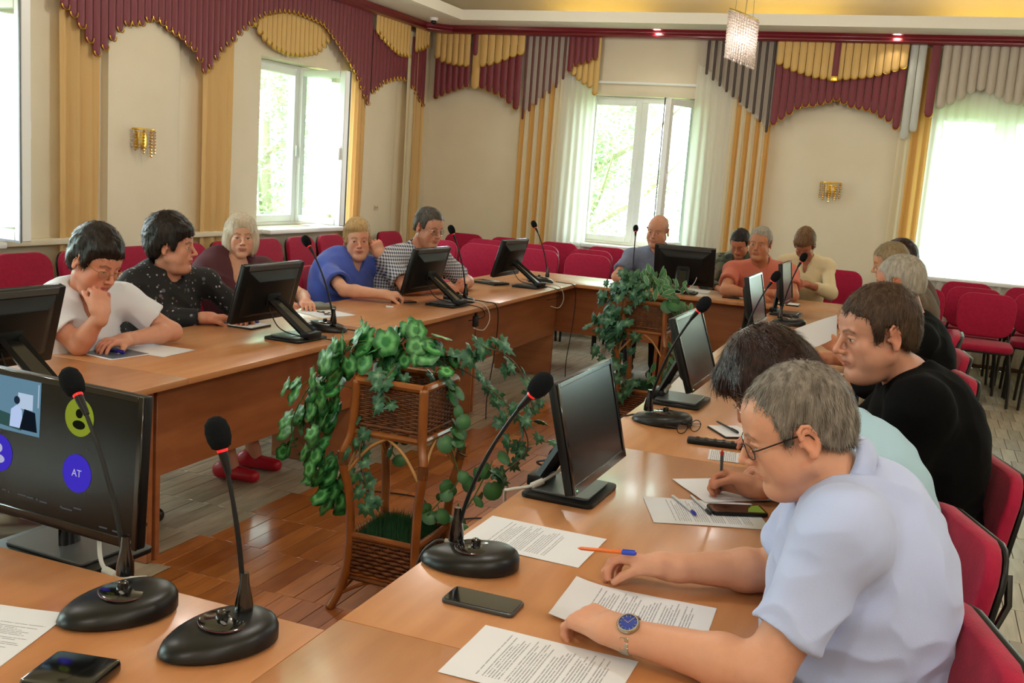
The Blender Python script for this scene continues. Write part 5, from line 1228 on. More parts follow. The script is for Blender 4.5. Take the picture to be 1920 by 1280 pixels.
person('man with grey-brown hair and glasses in a navy and white checked shirt', D_(vox=.0048, head=(-3.02, 6.24, 1.185), look=(-22, -16, 0), neck=(-3.11, 6.27, 1.03), sl=(-3.06, 6.52, .955), sr=(-3.24, 6.10, .95), pelvis=(-3.46, 6.32), yaw=-5, fat=.5,
     re=(-3.05, 6.02, .80), rw=(-2.90, 6.32, .79), rh=D_(f=(.5, .8, 0), n=(0, 0, -1), side=-1, curl=(30, 40, 30)), le=(-2.93, 6.72, .80), lw=(-2.87, 6.48, .81), lh=D_(f=(.35, -.5, .1), n=(-.5, -.4, -.6), side=1, curl=(55, 60, 30)),
     skin='c48c74', brow='5a4c40', hair='crop', hth=.012, hairm=HM_dgrey, shaved='6a645c', open=.6, collar='shirt', sleeve=.72, flare=.006, loose=.022, shirtm=checkmat('shirt_check', 'c9ccd4', '2c3554', 300), glasses='silver', stub=.15))
# -- along the back table
person('bald man in a grey-blue short-sleeved shirt behind the back monitor', D_(vox=.0055, head=(-1.99, 8.35, 1.195), look=(-96, -12, 3), neck=(-2.0, 8.47, 1.04), sl=(-1.79, 8.50, .965), sr=(-2.22, 8.48, .955), pelvis=(-2.03, 8.72), yaw=-90, fat=.7, hs=1.03,
     re=(-2.27, 8.26, .80), rw=(-2.03, 8.18, .80), rh=D_(f=(1, -.1, 0), n=(0, 0, -1), side=-1), le=(-1.75, 8.30, .80), lw=(-1.93, 8.20, .82), lh=D_(f=(-1, -.1, 0), n=(0, 0, -1), side=1),
     skin='c18a70', brow='5f4e42', shaved='7d7068', open=.7, stub=.2, collar='shirt', sleeve=.7, flare=.01, loose=.016, shirtm=mat('shirt_greyblue', '707a92', .85, bump=(200, .1, (1, 1, 1)), var=(60, '646e88', (1, 1, 1), .6)), nose=.95, browamt=.5))
person('grey-haired man in a coral polo shirt leaning on the back table', D_(vox=.0055, head=(-1.155, 8.26, 1.175), look=(-97, -10, 2), neck=(-1.15, 8.40, 1.02), sl=(-.93, 8.45, .955), sr=(-1.37, 8.41, .935), pelvis=(-1.16, 8.74), yaw=-90, fat=.6,
     re=(-1.36, 8.13, .80), rw=(-1.15, 8.03, .80), rh=D_(f=(1, -.1, 0), n=(0, 0, -1), side=-1, curl=(15, 20, 15)), le=(-.86, 8.22, .80), lw=(-1.03, 8.03, .82), lh=D_(f=(-1, -.2, 0), n=(0, 0, -1), side=1, curl=(20, 25, 20)),
     skin='b97c5c', brow='57483c', hair='crop', hth=.011, hairm=HM_lgrey, open=.7, stub=.15, collar='polo', sleeve=.62, flare=.01, loose=.016, shirtm=mat('polo_coral', 'c9705c', .85, bump=(300, .1, (1, 1, 1)))))
person('dark-haired young person in a camouflage jacket, head bowed behind the coral polo', D_(vox=.006, head=(-1.46, 9.22, 1.11), look=(-100, -38, 0), neck=(-1.49, 9.38, .995), sl=(-1.31, 9.40, .925), sr=(-1.66, 9.37, .92), pelvis=(-1.47, 9.58), yaw=-90, fat=0., s=.95,
     re=(-1.70, 9.22, .72), rw=(-1.53, 9.02, .70), rh=D_(f=(.5, -.8, 0), n=(.4, 0, -.6), side=-1), le=(-1.28, 9.24, .72), lw=(-1.44, 9.02, .70), lh=D_(f=(-.3, -.8, 0), n=(0, 0, -1), side=1),
     skin='b8785a', brow='1c1512', hair='crop', hth=.012, hairm=HM_dark, open=.3, collar='round', sleeve=1.6, loose=.022, shirtm=spotmat('jacket_camouflage', '3d4a3c', [('6e6f60', 9, .38), ('232a22', 12, .34), ('55604c', 15, .25)], 1.)))
person('woman with short brown hair in a beige blazer, head bowed, by the back wall', D_(vox=.0055, head=(-.91, 9.17, 1.15), look=(-96, -48, 0), neck=(-.90, 9.36, 1.04), sl=(-.72, 9.38, .975), sr=(-1.08, 9.36, .97), pelvis=(-.92, 9.52), yaw=-90, fem=1, fat=.2,
     re=(-1.14, 9.20, .76), rw=(-.98, 9.02, .83), rh=D_(f=(.6, -.5, .3), n=(.2, 0, -1), side=-1, curl=(30, 45, 30)), le=(-.66, 9.22, .76), lw=(-.84, 9.02, .83), lh=D_(f=(-.7, -.4, .2), n=(-.2, 0, -1), side=1, curl=(30, 45, 30)),
     skin='a86a50', brow='3a2a20', hair='fringe', vol=.010, hth=.013, hairm=hairmat('hair_warm_brown', '5b4029', '7a5a3c'), open=.2, collar='v', sleeve=1.62, loose=.014, shirtm=mat('blazer_beige', 'd6c49f', .85, bump=(300, .08, (1, 1, 1)))))
# -- along the right table
person('woman with dark hair hidden behind the short blond head at the right table', D_(vox=.006, head=(-.13, 7.72, 1.185), look=(182, -15, 0), neck=(-.02, 7.74, 1.04), sl=(.0, 7.56, .96), sr=(.0, 7.93, .96), pelvis=(.06, 7.75), yaw=180, fem=1,
     le=(-.12, 7.52, .78), lw=(-.33, 7.62, .79), re=(-.12, 7.96, .80), rw=(-.33, 7.88, .79), skin='c08a6c', hair='long', hth=.012, hairm=HM_maro, collar='round', sleeve=1.7, shirtm=mat('top_brown', '4c3428', .85), lh=D_(side=-1), rh=D_(side=1)))
person('person with short ash-blond hair seen from behind at the right table', D_(vox=.006, head=(-.165, 7.00, 1.19), look=(186, -20, 0), neck=(-.04, 7.03, 1.05), sl=(.0, 6.84, .97), sr=(-.02, 7.22, .97), pelvis=(.06, 7.03), yaw=180, fem=1,
     le=(-.12, 6.80, .80), lw=(-.33, 6.90, .79), re=(-.14, 7.26, .80), rw=(-.35, 7.15, .79), skin='c4906f', hair='short', hth=.012, hairm=hairmat('hair_ash', '7e6a4e', '9c8a6c'), collar='round', sleeve=.6, shirtm=mat('top_olive', '5a4a38', .85), lh=D_(side=-1), rh=D_(side=1)))
person('grey-haired man in a black jacket holding up a sheet of paper', D_(vox=.005, head=(-.07, 5.07, 1.215), look=(168, -14, 0), neck=(.005, 5.07, 1.065), sl=(.05, 4.88, .985), sr=(.02, 5.28, .99), pelvis=(.12, 5.10), yaw=178, fat=.3,
     le=(-.13, 4.76, .80), lw=(-.30, 4.84, .93), lh=D_(f=(-.75, .1, .35), n=(.3, -.6, -.5), side=1, curl=(35, 45, 30)), re=(-.14, 5.38, .80), rw=(-.36, 5.20, .81), rh=D_(f=(-1, -.2, 0), n=(0, 0, -1), side=1, curl=(20, 30, 20)),
     skin='b97a5c', hair='short', hth=.011, hairm=HM_lgrey, collar='round', sleeve=1.35, shirtm=mat('jacket_black', '0a0b0c', .9, spec=.1, bump=(200, .08, (1, 1, 1))), loose=.024))
person('dark-haired man in a black shirt, seen in profile with lowered eyes', D_(vox=.0034, svox=.0045, head=(-.085, 3.08, 1.222), hs=1.05, look=(207, -15, 0), neck=(.005, 3.17, 1.115), sl=(.06, 2.96, 1.045), sr=(.03, 3.39, 1.035), pelvis=(.17, 3.22), yaw=182, fat=.6,
     le=(-.02, 2.93, .75), lw=(-.26, 3.02, .795), lh=D_(f=(-1, .2, 0), n=(0, 0, -1), side=-1), re=(-.10, 3.52, .80), rw=(-.34, 3.42, .80), rh=D_(f=(-1, -.1, 0), n=(0, 0, -1), side=1),
     skin='b8826a', lip='9a5648', brow='2e2018', eye='2a2018', hair='short', hth=.012, hairm=HM_brown, open=.45, stub=.1, collar='round', sleeve=1.8, loose=.034, shirtm=mat('shirt_black', '060607', .95, spec=.1, bump=(200, .05, (1, 1, 1))), hunch=.05, hvox=.0036, nstr=5000, nose=1.05))
person('woman with dark auburn hair in a pale turquoise blouse, bent low and writing', D_(vox=.0034, svox=.0045, head=(-.31, 2.62, 1.125), look=(184, -50, -6), neck=(-.15, 2.66, 1.02), sl=(-.12, 2.50, .96), sr=(-.11, 2.84, .97), pelvis=(.10, 2.68), yaw=180, fem=1, fat=.4,
     le=(-.20, 2.40, .80), lw=(-.17, 2.64, .80), lh=D_(f=(-.3, 1, 0), n=(0, 0, -1), side=-1), re=(-.20, 2.98, .80), rw=(-.335, 2.83, .79), rh=D_(f=(-.92, .1, .05), n=(.1, -.75, -.55), side=1, curl=(45, 50, 35), spread=1, thumb=(15, 25)),
     skin='bc8266', lip='a05048', brow='2a1c18', hair='long', hth=.014, hairm=HM_maro, open=.2, collar='v', sleeve=.62, loose=.02, shirtm=mat('blouse_turquoise', '9fc2d6', .8, bump=(300, .06, (1, 1, 1))), glasses='silver', nstr=5000, strl=2., hvox=.0036))
# ================================================================ papers, phones and small things
def papermat(name, lines=True, heavy=0.):
    m = mat(name, 'd9dbe2', .7); N = m.node_tree.nodes; Lk = m.node_tree.links; b = N['Principled BSDF']
    if not lines: return m
    tc = N.new('ShaderNodeTexCoord'); sx = N.new('ShaderNodeSeparateXYZ'); Lk.new(tc.outputs['Object'], sx.inputs[0])
    def M(op, a, b_=None, c=None):
        n = N.new('ShaderNodeMath'); n.operation = op
        for i, q in enumerate((a, b_, c)):
            if q is None: continue
            if isinstance(q, (int, float)): n.inputs[i].default_value = q
            else: Lk.new(q, n.inputs[i])
        return n.outputs[0]
    X, Y = sx.outputs[0], sx.outputs[1]
    row = M('MULTIPLY', Y, 1/.0058); fr = M('FRACT', row); ink = M('LESS_THAN', fr, .42)
    fl_ = M('FLOOR', row); wn = N.new('ShaderNodeTexWhiteNoise'); wn.noise_dimensions = '1D'; Lk.new(fl_, wn.inputs['W'])
    end = M('MULTIPLY_ADD', wn.outputs['Value'], .05, .045); inr = M('LESS_THAN', X, end); inl = M('GREATER_THAN', X, -.080)
    top = M('LESS_THAN', Y, .09); bot = M('GREATER_THAN', Y, -.11 if heavy else -.06)
    cv = N.new('ShaderNodeCombineXYZ'); Lk.new(M('MULTIPLY', X, 320), cv.inputs[0]); Lk.new(M('MULTIPLY', fl_, 7.3), cv.inputs[1])
    nz = N.new('ShaderNodeTexNoise'); nz.inputs['Scale'].default_value = 1.; Lk.new(cv.outputs[0], nz.inputs['Vector']); wd = M('GREATER_THAN', nz.outputs['Fac'], .40)
    skip = M('LESS_THAN', M('FRACT', M('MULTIPLY', fl_, .137)), .86)
    f = ink
    for q in (inr, inl, top, bot, wd, skip): f = M('MULTIPLY', f, q)
    f = M('MULTIPLY', f, .62)
    mx = N.new('ShaderNodeMix'); mx.data_type = 'RGBA'; mx.inputs['A'].default_value = lin('d9dbe2'); mx.inputs['B'].default_value = lin('4a4c58'); Lk.new(f, mx.inputs['Factor']); Lk.new(mx.outputs['Result'], b.inputs['Base Color'])
    return m
m_pap = papermat('paper_printed'); m_papd = papermat('paper_printed_dense', heavy=1.); m_papb = papermat('paper_blank', False)
def sheet(label, x, y, rz, w=.21, h=.297, m=None, z=.7505, curl=0., group='paper sheets on the tables', name='paper_sheet', curve=None):
    g = G(); nu, nv = 8, 12
    def fn(u, v):
        a, b = (u-.5)*w, (v-.5)*h; zz = .0006+.0008*math.sin(u*5+v*3)**2+curl*max(0, v-.7)**2*1.2+curl*.3*max(0, .2-u)**2
        if curve: zz += curve(u, v)
        return (a, b, zz)
    g.grid(fn, nu, nv); n0 = len(g.v); v2 = [(p[0], p[1], p[2]-.0005) for p in g.v]; f2 = [tuple(i for i in reversed(q)) for q in g.f]; g.add(v2, f2)
    o = g.build(name, m or m_pap, None, smooth='all', fixn=False); o.location = (x, y, z); o.rotation_euler = (0, 0, R(rz)); return tag(o, label, 'paper', group)
sheet('printed sheet at the lower left edge beside the left foreground microphone', -1.412, 1.22, 14)
sheet('printed sheet between the nearest right microphone base and the standing monitor', -.755, 2.21, 89)
sheet('printed sheet held down by the left hand of the man with the watch', -.435, 1.93, 93, m=m_papd, curl=.10)
sheet('printed sheet lying alone at the bottom edge, densely printed', -.523, 1.625, 90, m=m_papd)
sheet('printed sheet under the two pens and the phone with a green screen corner', -.438, 2.652, 112, m=m_papd)
sheet('blank notepad page under the hand of the woman in turquoise', -.40, 2.91, 128, m=m_papb, z=.7525)
sheet('small printed slip beside the black remote control', -.46, 3.27, 98, .13, .17)
sheet('white sheet beside the magazine before the woman in white', -2.945, 3.48, 92, m=m_papb)
sheet('open white page under the arm of the blonde woman', -2.99, 4.93, 70, .24, .26, m=m_papb)
sheet('white sheet left of the phone on the back table', -1.61, 8.27, 5, .2, .24, m=m_papb)
sheet('small white sheet between the standing monitors on the back table', -1.20, 8.1, 0, .12, .12, m=m_papb)
sheet('white sheet on the right table beyond the held-up paper', -.5, 5.62, 70, m=m_papb, curl=.05)
sheet('white sheet under the arm of the man in the black jacket', -.42, 5.1, 80, m=m_papb)
sheet('white sheet near the elbow of the man in black', -.36, 4.55, 80, m=m_papb)
# sheet held in the air
g = G(); c4 = [Vector(p) for p in [(-.46, 4.50, 1.02), (-.30, 4.81, 1.075), (-.285, 4.82, .985), (-.42, 4.68, .94)]]
c4 = [Vector((-.505, 4.45, .995)), Vector((-.31, 4.885, 1.06)), Vector((-.30, 4.87, .965)), Vector((-.415, 4.56, .925))]
def fn(u, v):
    p = (c4[0]*(1-u)+c4[1]*u)*(1-v)+(c4[3]*(1-u)+c4[2]*u)*v; return tuple(p+Vector((.015*math.sin(u*3.1), 0, .012*math.sin(u*3.1)*(1-v))))
g.grid(fn, 10, 6); g.add([(p[0]+.0006, p[1], p[2]-.0004) for p in g.v], [tuple(reversed(q)) for q in g.f])
o = g.build('paper_sheet', m_papb, None, smooth='all', fixn=False); tag(o, 'blank back of the sheet held up by the man in the black jacket', 'paper', 'paper sheets on the tables')
def flat(name, label, cat, x, y, rz, w, h, t_, m, z=.75, bevel=.003, rnd_=.01, extra=None, group=None):
    t = thing(name, label, cat, (x, y, z), R(rz), group); g = G(); g.prism(rpad(w, h, 0, rnd_), 0, t_); g.build('body', m, t, bevel=bevel)
    if extra: extra(t, w, h, t_)
    return t
m_phs = mat('phone_side_grey', '54585e', .3, metal=.6); m_phk = mat('phone_glass_black', '08080a', .06, coat=.6)
def phx(t, w, h, t_): G().prism(rpad(w*.95, h*.93, 0, .009), t_, t_+.0008).build('screen', m_phk, t) if False else (lambda g: g.build('screen', m_phk, t, bevel=.0004, seg=1))(G().prism(rpad(w*.965, h*.94, 0, .009), t_-.0002, t_+.0009))
flat('smartphone', 'grey-edged smartphone lying beside the nearest right microphone', 'phone', -.715, 1.818, 0, .152, .074, .0095, m_phs, extra=phx, group='phones on the tables')
p_ = flat('smartphone', 'black smartphone with a green screen corner lying on the printed sheet', 'phone', -.362, 2.705, 27, .15, .073, .009, m_blk, z=.7525, extra=phx, group='phones on the tables')
G().prism([(.02, -.028), (.066, -.028), (.066, .03), (.045, .022), (.03, .0)], .0101, .0105).build('screen_picture', emit('phone_green', '8a9a3a', .5), p_)
flat('smartphone', 'dark smartphone under the hand of the woman in blue', 'phone', -2.9, 5.70, 60, .15, .072, .009, m_blk, extra=phx, group='phones on the tables')
flat('smartphone', 'small dark phone on the back table before the coral polo', 'phone', -1.30, 8.03, 10, .13, .065, .009, m_blk, extra=phx, group='phones on the tables')
flat('power_bank', 'glossy black box at the bottom edge below the left foreground microphone', 'device', -1.165, 1.205, 12, .115, .11, .022, m_blkg, bevel=.006)
def rem(t, w, h, t_):
    for k in range(5): G().box((-w*.32+k*w*.15, 0, t_+.001), (.012, h*.6, .004)).build('key', m_micg, t, bevel=.001, seg=1)
flat('remote_control', 'long black ridged remote control beside the reading glasses', 'remote', -.545, 3.385, 8, .19, .045, .018, m_blk, bevel=.005, extra=rem)
def nbx(t, w, h, t_): G().box((0, 0, t_+.001), (w*.94, h*.94, .002)).build('page', m_papb, t)
flat('notebook', 'open small notebook with a black pen near the bent woman', 'notebook', -.53, 3.60, 35, .12, .16, .006, m_blk, extra=nbx)
flat('notebook', 'white notepad on a dark cover before the woman in black floral', 'notebook', -3.05, 4.27, 90, .17, .22, .008, m_blk, extra=nbx)
def mgx(t, w, h, t_):
    G().box((0, 0, t_+.0005), (w*.96, h*.9, .001)).build('cover_picture', mat('magazine_grey', '6c7078', .35, var=(30, '34506e', (1, 1, 1), .9)), t)
flat('magazine', 'thin glossy magazine under a blue pen before the woman in white', 'magazine', -2.975, 3.31, -8, .19, .2, .004, m_papb, extra=mgx)
flat('folder', 'olive leather folder lying by the blonde woman', 'folder', -3.13, 5.09, 60, .13, .19, .022, mat('folder_olive', '5c5640', .5), bevel=.006)
def tbx(t, w, h, t_): G().box((0, 0, t_+.001), (w*.86, h*.84, .003)).build('cover', m_blkg, t, bevel=.001); G().box((w*.3, 0, t_+.004), (.02, h*.7, .004)).build('clip', m_silver, t, bevel=.001)
flat('document_folder', 'black folder before the man in the checked shirt', 'folder', -2.98, 7.22, 75, .19, .27, .012, m_blk, extra=tbx)
flat('document_folder', 'dark folder on the back table before the coral polo', 'folder', -.86, 8.0, 0, .16, .14, .010, m_blk, extra=nbx)
flat('notebook', 'thick white notepad at the far end of the right table', 'notebook', -.60, 6.35, 70, .15, .21, .014, m_blk, extra=nbx)
flat('name_badge', 'tiny white and red badge on the table before the woman in blue', 'badge', -2.855, 5.43, 30, .045, .03, .012, m_papb, extra=lambda t, w, h, t_: G().box((0, 0, t_+.001), (w*.8, h*.4, .003)).build('stripe', mat('badge_red', '8a2c2c', .5), t))
def pen(label, a, b, c1, c2, cap=.3, r=.0045, grp=None):
    a, b = Vector(a), Vector(b); t = thing('pen', label, 'pen', tuple((a+b)/2), group=grp); d = b-a; m1 = mat('pen_'+c1, c1, .3); m2 = mat('pen_'+c2, c2, .3)
    G().tube([a, a+d*.06, a+d*(1-cap)], [r*.25, r*.9, r], 10).build('barrel', m1, t, smooth=True, world=True)
    G().tube([a+d*(1-cap), a+d*.97, b], [r*1.15, r*1.15, r*.7], 10).build('cap', m2, t, smooth=True, world=True)
    G().tube([a+d*(1-cap)+Vector((0, 0, r*1.3)), a+d*.98+Vector((0, 0, r*1.3))], r*.3, 5).build('clip', m2, t, world=True)
    return t
pen('orange pen with a blue cap held in the right hand of the man with glasses', (-.605, 2.075, .806), (-.468, 2.035, .835), 'e06a20', '2c48c0', .22)
pen('clear pen with a blue cap lying on the printed sheet', (-.545, 2.735, .757), (-.452, 2.606, .757), 'c9ccd2', '2a2f9a', .16, .0038)
pen('silver pen with a black tip lying on the printed sheet', (-.50, 2.765, .757), (-.418, 2.633, .757), 'b9bcc2', '15151a', .2, .0042)
pen('grey pen with a red end held upright by the woman in turquoise', (-.432, 2.845, .757), (-.432, 2.80, .885), '4c5562', 'c0392b', .08)
pen('dark blue pen on the magazine before the woman in white', (-3.06, 3.30, .762), (-2.93, 3.31, .762), '23235a', '1c1c8a', .3, .006)
pen('black pen lying across the small notebook', (-.60, 3.68, .766), (-.50, 3.55, .766), '141416', '141417', .3, .004)
pen('blue pen on the white notepad before the woman in black floral', (-3.08, 4.22, .766), (-3.0, 4.33, .766), '2a3aa8', '2a3aa9', .3, .004)
# wristwatch
t = thing('wristwatch', 'steel wristwatch with a blue dial on the left wrist of the foreground man', 'watch', (-.395, 1.723, .80))
ax = Vector((-.26, .025, 0)).normalized(); up_ = (Vector((.0, -.55, .85))-ax*ax.dot(Vector((0, -.55, .85)))).normalized(); sd_ = ax.cross(up_); cw = Vector((-.392, 1.7228, .801))
for k in range(22):
    a = 2*math.pi*k/22
    if math.cos(a) > .82: continue
    rr = .0335; p = cw+(up_*math.cos(a)*rr+sd_*math.sin(a)*rr); Mx = Matrix((ax, (sd_*math.cos(a)-up_*math.sin(a)), (up_*math.cos(a)+sd_*math.sin(a)))).transposed()
    G().box(p, (.017, .0085, .0032), M=Mx).build('link', mat('steel', 'b5b19f', .25, metal=1.), t, bevel=.0008, seg=1, world=True)
Mw = Matrix((ax, sd_, up_)).transposed().to_4x4(); Mw.translation = cw+up_*.031
g = G(); g.lathe([(.018, -.003), (.0205, .0), (.0205, .005), (.0185, .0075), (.0165, .0075), (.0163, .005)], n=28); g.xf(Mw); g.build('case', MATS['steel'], t, smooth=True, world=True)
g = G(); g.lathe([(.0165, .0045), (.0165, .0056)], n=28); g.xf(Mw); di = g.build('dial', mat('dial_blue', '16389a', .2, coat=.5), t, world=True)
g = G()
for k in range(12): a = k*math.pi/6; g.box((.0135*math.cos(a), .0135*math.sin(a), .0059), (.0035, .0009, .0005), rz=a)
g.xf(Mw); g.build('hour_mark', m_silver, t, world=True)['kind'] = 'stuff'
g = G(); g.box((.004, .0015, .0063), (.009, .001, .0004), rz=.4); g.xf(Mw); g.build('hand', m_silver, t, world=True)
g = G(); g.box((-.003, .005, .0066), (.0008, .012, .0004), rz=.5); g.xf(Mw); g.build('hand', m_silver, t, world=True)
# reading glasses on the table
t = thing('reading_glasses', 'folded dark-framed reading glasses on the table behind the second microphone', 'glasses', (-.66, 3.50, .75), R(60))
for s in (-1, 1):
    pts = [(s*.034+.026*math.cos(a), 0.002, .022+.02*math.sin(a)) for a in [2*math.pi*k/18 for k in range(19)]]
    G().tube(pts, .0016, 6).build('rim', m_blk, t, smooth=True)
    g = G(); g.v = [(p[0], p[1], p[2]) for p in pts[:-1]]; g.f = [tuple(range(18))]; g.m = [0]; g.build('lens', glass('lens_glass', 'f6fbff', 0, .08), t)
    G().tube([(s*.06, 0, .026), (s*.062, .01, .024), (s*.03, .09, .01), (s*.0, .13, .004)], .0018, 6).build('temple', m_blk, t, smooth=True)
G().tube([(-.009, .002, .026), (0, .002, .03), (.009, .002, .026)], .0015, 6).build('bridge', m_blk, t)
# keys
t = thing('key_bunch', 'bunch of brown keys on the open white page by the blonde woman', 'keys', (-2.95, 4.86, .753))
for k in range(4):
    a = R(30+50*k); g = G(); g.tube([(0, 0, .004+.003*k), (math.cos(a)*.035, math.sin(a)*.035, .004+.003*k)], .003, 6); g.sphere((math.cos(a)*.04, math.sin(a)*.04, .006+.003*k), .009, 8, 6, sc=(1, 1, .4)); g.build('key', mat('key_brown', '4a3526', .4, metal=.4), t)
# cables
m_cb = mat('cable_black', '141312', .5); m_cw = mat('cable_white', 'c3c3bd', .5)
def bezp(P, n=10):
    P = [Vector(p) for p in P]; out = []
    for i in range(len(P)-1):
        p0, p1, p2, p3 = P[max(i-1, 0)], P[i], P[i+1], P[min(i+2, len(P)-1)]
        for k in range(n):
            u = k/n; out.append(.5*((2*p1)+(-p0+p2)*u+(2*p0-5*p1+4*p2-p3)*u*u+(-p0+3*p1-3*p2+p3)*u**3))
    return out+[P[-1]]
def cable(label, pts, m, r=.003, plug=None, grp='cables', core=None):
    t = thing('cable', label, 'cable', tuple(pts[0]), group=grp)
    G().tube(bezp(pts), r, 6).build('cord', m, t, smooth='all', world=True)
    if core is not None:
        P = bezp(pts); k = int(len(P)*core); d = (P[k+1]-P[k]).normalized(); G().tube([P[k]-d*.02, P[k]-d*.018, P[k]+d*.018, P[k]+d*.02], [.006, .009, .009, .006], 10).build('ferrite_core', m, t, smooth=True, world=True)
    if plug is not None: a, b = Vector(plug[0]), Vector(plug[1]); G().tube([a, b], plug[2], 8).build('plug', plug[3], t, smooth=True, world=True)
    return t
cable('white video cable looping off the table edge behind the nearest right monitor', [(-.80, 2.62, .84), (-.84, 2.60, .80), (-.88, 2.54, .775), (-.93, 2.50, .765), (-.965, 2.56, .73), (-.97, 2.60, .62), (-.965, 2.62, .4)], m_cw, .0045, core=.3)
cable('white video cable with ferrite core behind the second right monitor', [(-.80, 4.02, .87), (-.84, 3.99, .82), (-.875, 3.96, .77), (-.925, 3.95, .75), (-.945, 3.96, .6)], m_cw, .004, core=.35)
cable('white video cable with ferrite core under the large meeting screen', [(-1.56, 1.70, .80), (-1.54, 1.67, .76), (-1.50, 1.64, .722), (-1.44, 1.63, .715), (-1.405, 1.66, .712)], m_cw, .005, core=.6, plug=((-1.565, 1.705, .82), (-1.56, 1.70, .79), .014, m_cw))
cable('black cable from the nearest right microphone down over the table edge', [(-.905, 2.06, .765), (-.935, 2.05, .76), (-.965, 2.03, .70), (-.97, 2.0, .5), (-.98, 1.95, .05)], m_cb, .004, plug=((-.885, 2.055, .768), (-.91, 2.058, .766), .0065, m_silver))
cable('black cable from the second right microphone to the table edge', [(-.855, 3.60, .765), (-.90, 3.60, .757), (-.935, 3.6, .72), (-.94, 3.6, .5)], m_cb, .0035, plug=((-.835, 3.6, .767), (-.86, 3.6, .765), .006, m_silver))
for y, l in [(4.47, 'left of the woman in blue'), (6.08, 'before the checked shirt man'), (7.68, 'at the far left table end')]:
    cable('black microphone cable hanging down the left table front, %s' % l, [(-2.60, y, .765), (-2.53, y+.02, .76), (-2.46, y+.05, .74), (-2.45, y+.07, .6), (-2.455, y+.05, .4), (-2.47, y+.02, .15), (-2.46, y, .006)], m_cb, .0035)
for y, l in [(2.60, 'under the nearest left monitor'), (4.14, 'under the monitor before the blonde woman'), (5.82, 'under the monitor by the woman in blue'), (7.26, 'under the farthest left monitor')]:
    cable('black monitor cable '+l, [(-2.80, y-.02, .88), (-2.74, y-.03, .80), (-2.64, y-.04, .775), (-2.54, y+.02, .765), (-2.462, y+.07, .745), (-2.455, y+.10, .69), (-2.54, y+.06, .66)], m_cb, .003)
for y, l in [(5.82, 'by the woman in blue'), (7.26, 'at the far end')]:
    cable('white monitor cable hanging in a loop, '+l, [(-2.74, y+.04, .80), (-2.60, y+.06, .79), (-2.47, y+.12, .765), (-2.44, y+.16, .68), (-2.45, y+.10, .61), (-2.5, y+.05, .62)], m_cw, .003)
cable('black floor cable winding behind the near plant stand', [(-2.47, 4.3, .01), (-2.1, 4.4, .006), (-1.9, 4.15, .006), (-1.7, 4.3, .006), (-1.4, 4.2, .006), (-1.15, 3.9, .006), (-1.0, 3.7, .006)], m_cb, .004)
cable('black cable coil behind the nearest right monitor', [(-.90, 2.9, .3), (-.965, 2.92, .70), (-.93, 2.86, .80), (-.88, 2.80, .83), (-.90, 2.74, .80), (-.955, 2.78, .77), (-.96, 2.85, .74)], m_cb, .0035)
cable('grey video cable on the back of the black back monitor', [(-1.57, 8.035, .90), (-1.58, 7.98, .84), (-1.62, 7.93, .79), (-1.66, 7.86, .76), (-1.68, 7.79, .75), (-1.68, 7.785, .6)], m_cw, .003)
G().box((-2.9, 0, 0), (.001, .001, .001)) if False else None
# wall clamp boxes under the left table top
for y, l in [(4.2, 'before the blonde woman'), (5.9, 'before the woman in blue')]:
    t = thing('cable_socket', 'small black socket hanging under the left table edge '+l, 'socket', (-2.50, y, .66)); G().box((0, 0, 0), (.03, .045, .07)).build('housing', m_cork, t, bevel=.008); G().box((0, 0, .045), (.012, .02, .045)).build('bracket', m_cork, t)
# ================================================================ rattan stands with trailing plants
m_rat = mat('rattan_cane', '9a5a26', .35, coat=.3, var=(8, '7a4218', (1, 1, 1), .8)); m_wick = mat('wicker_brown', '5a3218', .5, var=(30, '7c4a24', (1, 1, 1), .8)); m_wlt = mat('rattan_light', 'b98a50', .5)
m_grass = mat('artificial_grass', '1e4a2e', .7, var=(20, '2c6038', (1, 1, 1), .8))
def wicker_wall(p0, p1, z0, z1, par, n_rows, bulge=0.):
    """woven wall between two corner posts: stakes and weavers really pass over and under each other"""
    P0, P1 = Vector(p0), Vector(p1); d = P1-P0; L_ = d.length; d.normalize(); n = Vector((d.y, -d.x, 0)); g = G(); ns = 10
    for k in range(ns+1):
        p = P0+d*(L_*k/ns); g.tube([p+Vector((0, 0, z0)), p+Vector((0, 0, z1))], .0025, 5)
    for r_ in range(n_rows):
        z = z0+(z1-z0)*(r_+.5)/n_rows; pts = []
        for k in range(ns*2+1):
            p = P0+d*(L_*k/ns/2); o = .0042*(1 if (k//2+r_) % 2 else -1) if k % 2 == 0 else 0; pts.append(p+n*o+Vector((0, 0, z)))
        g.tube(pts, (z1-z0)/n_rows*.48, 5)
    o = g.build('wicker_panel', m_wick, par, smooth='all'); o['kind'] = 'stuff'; return o
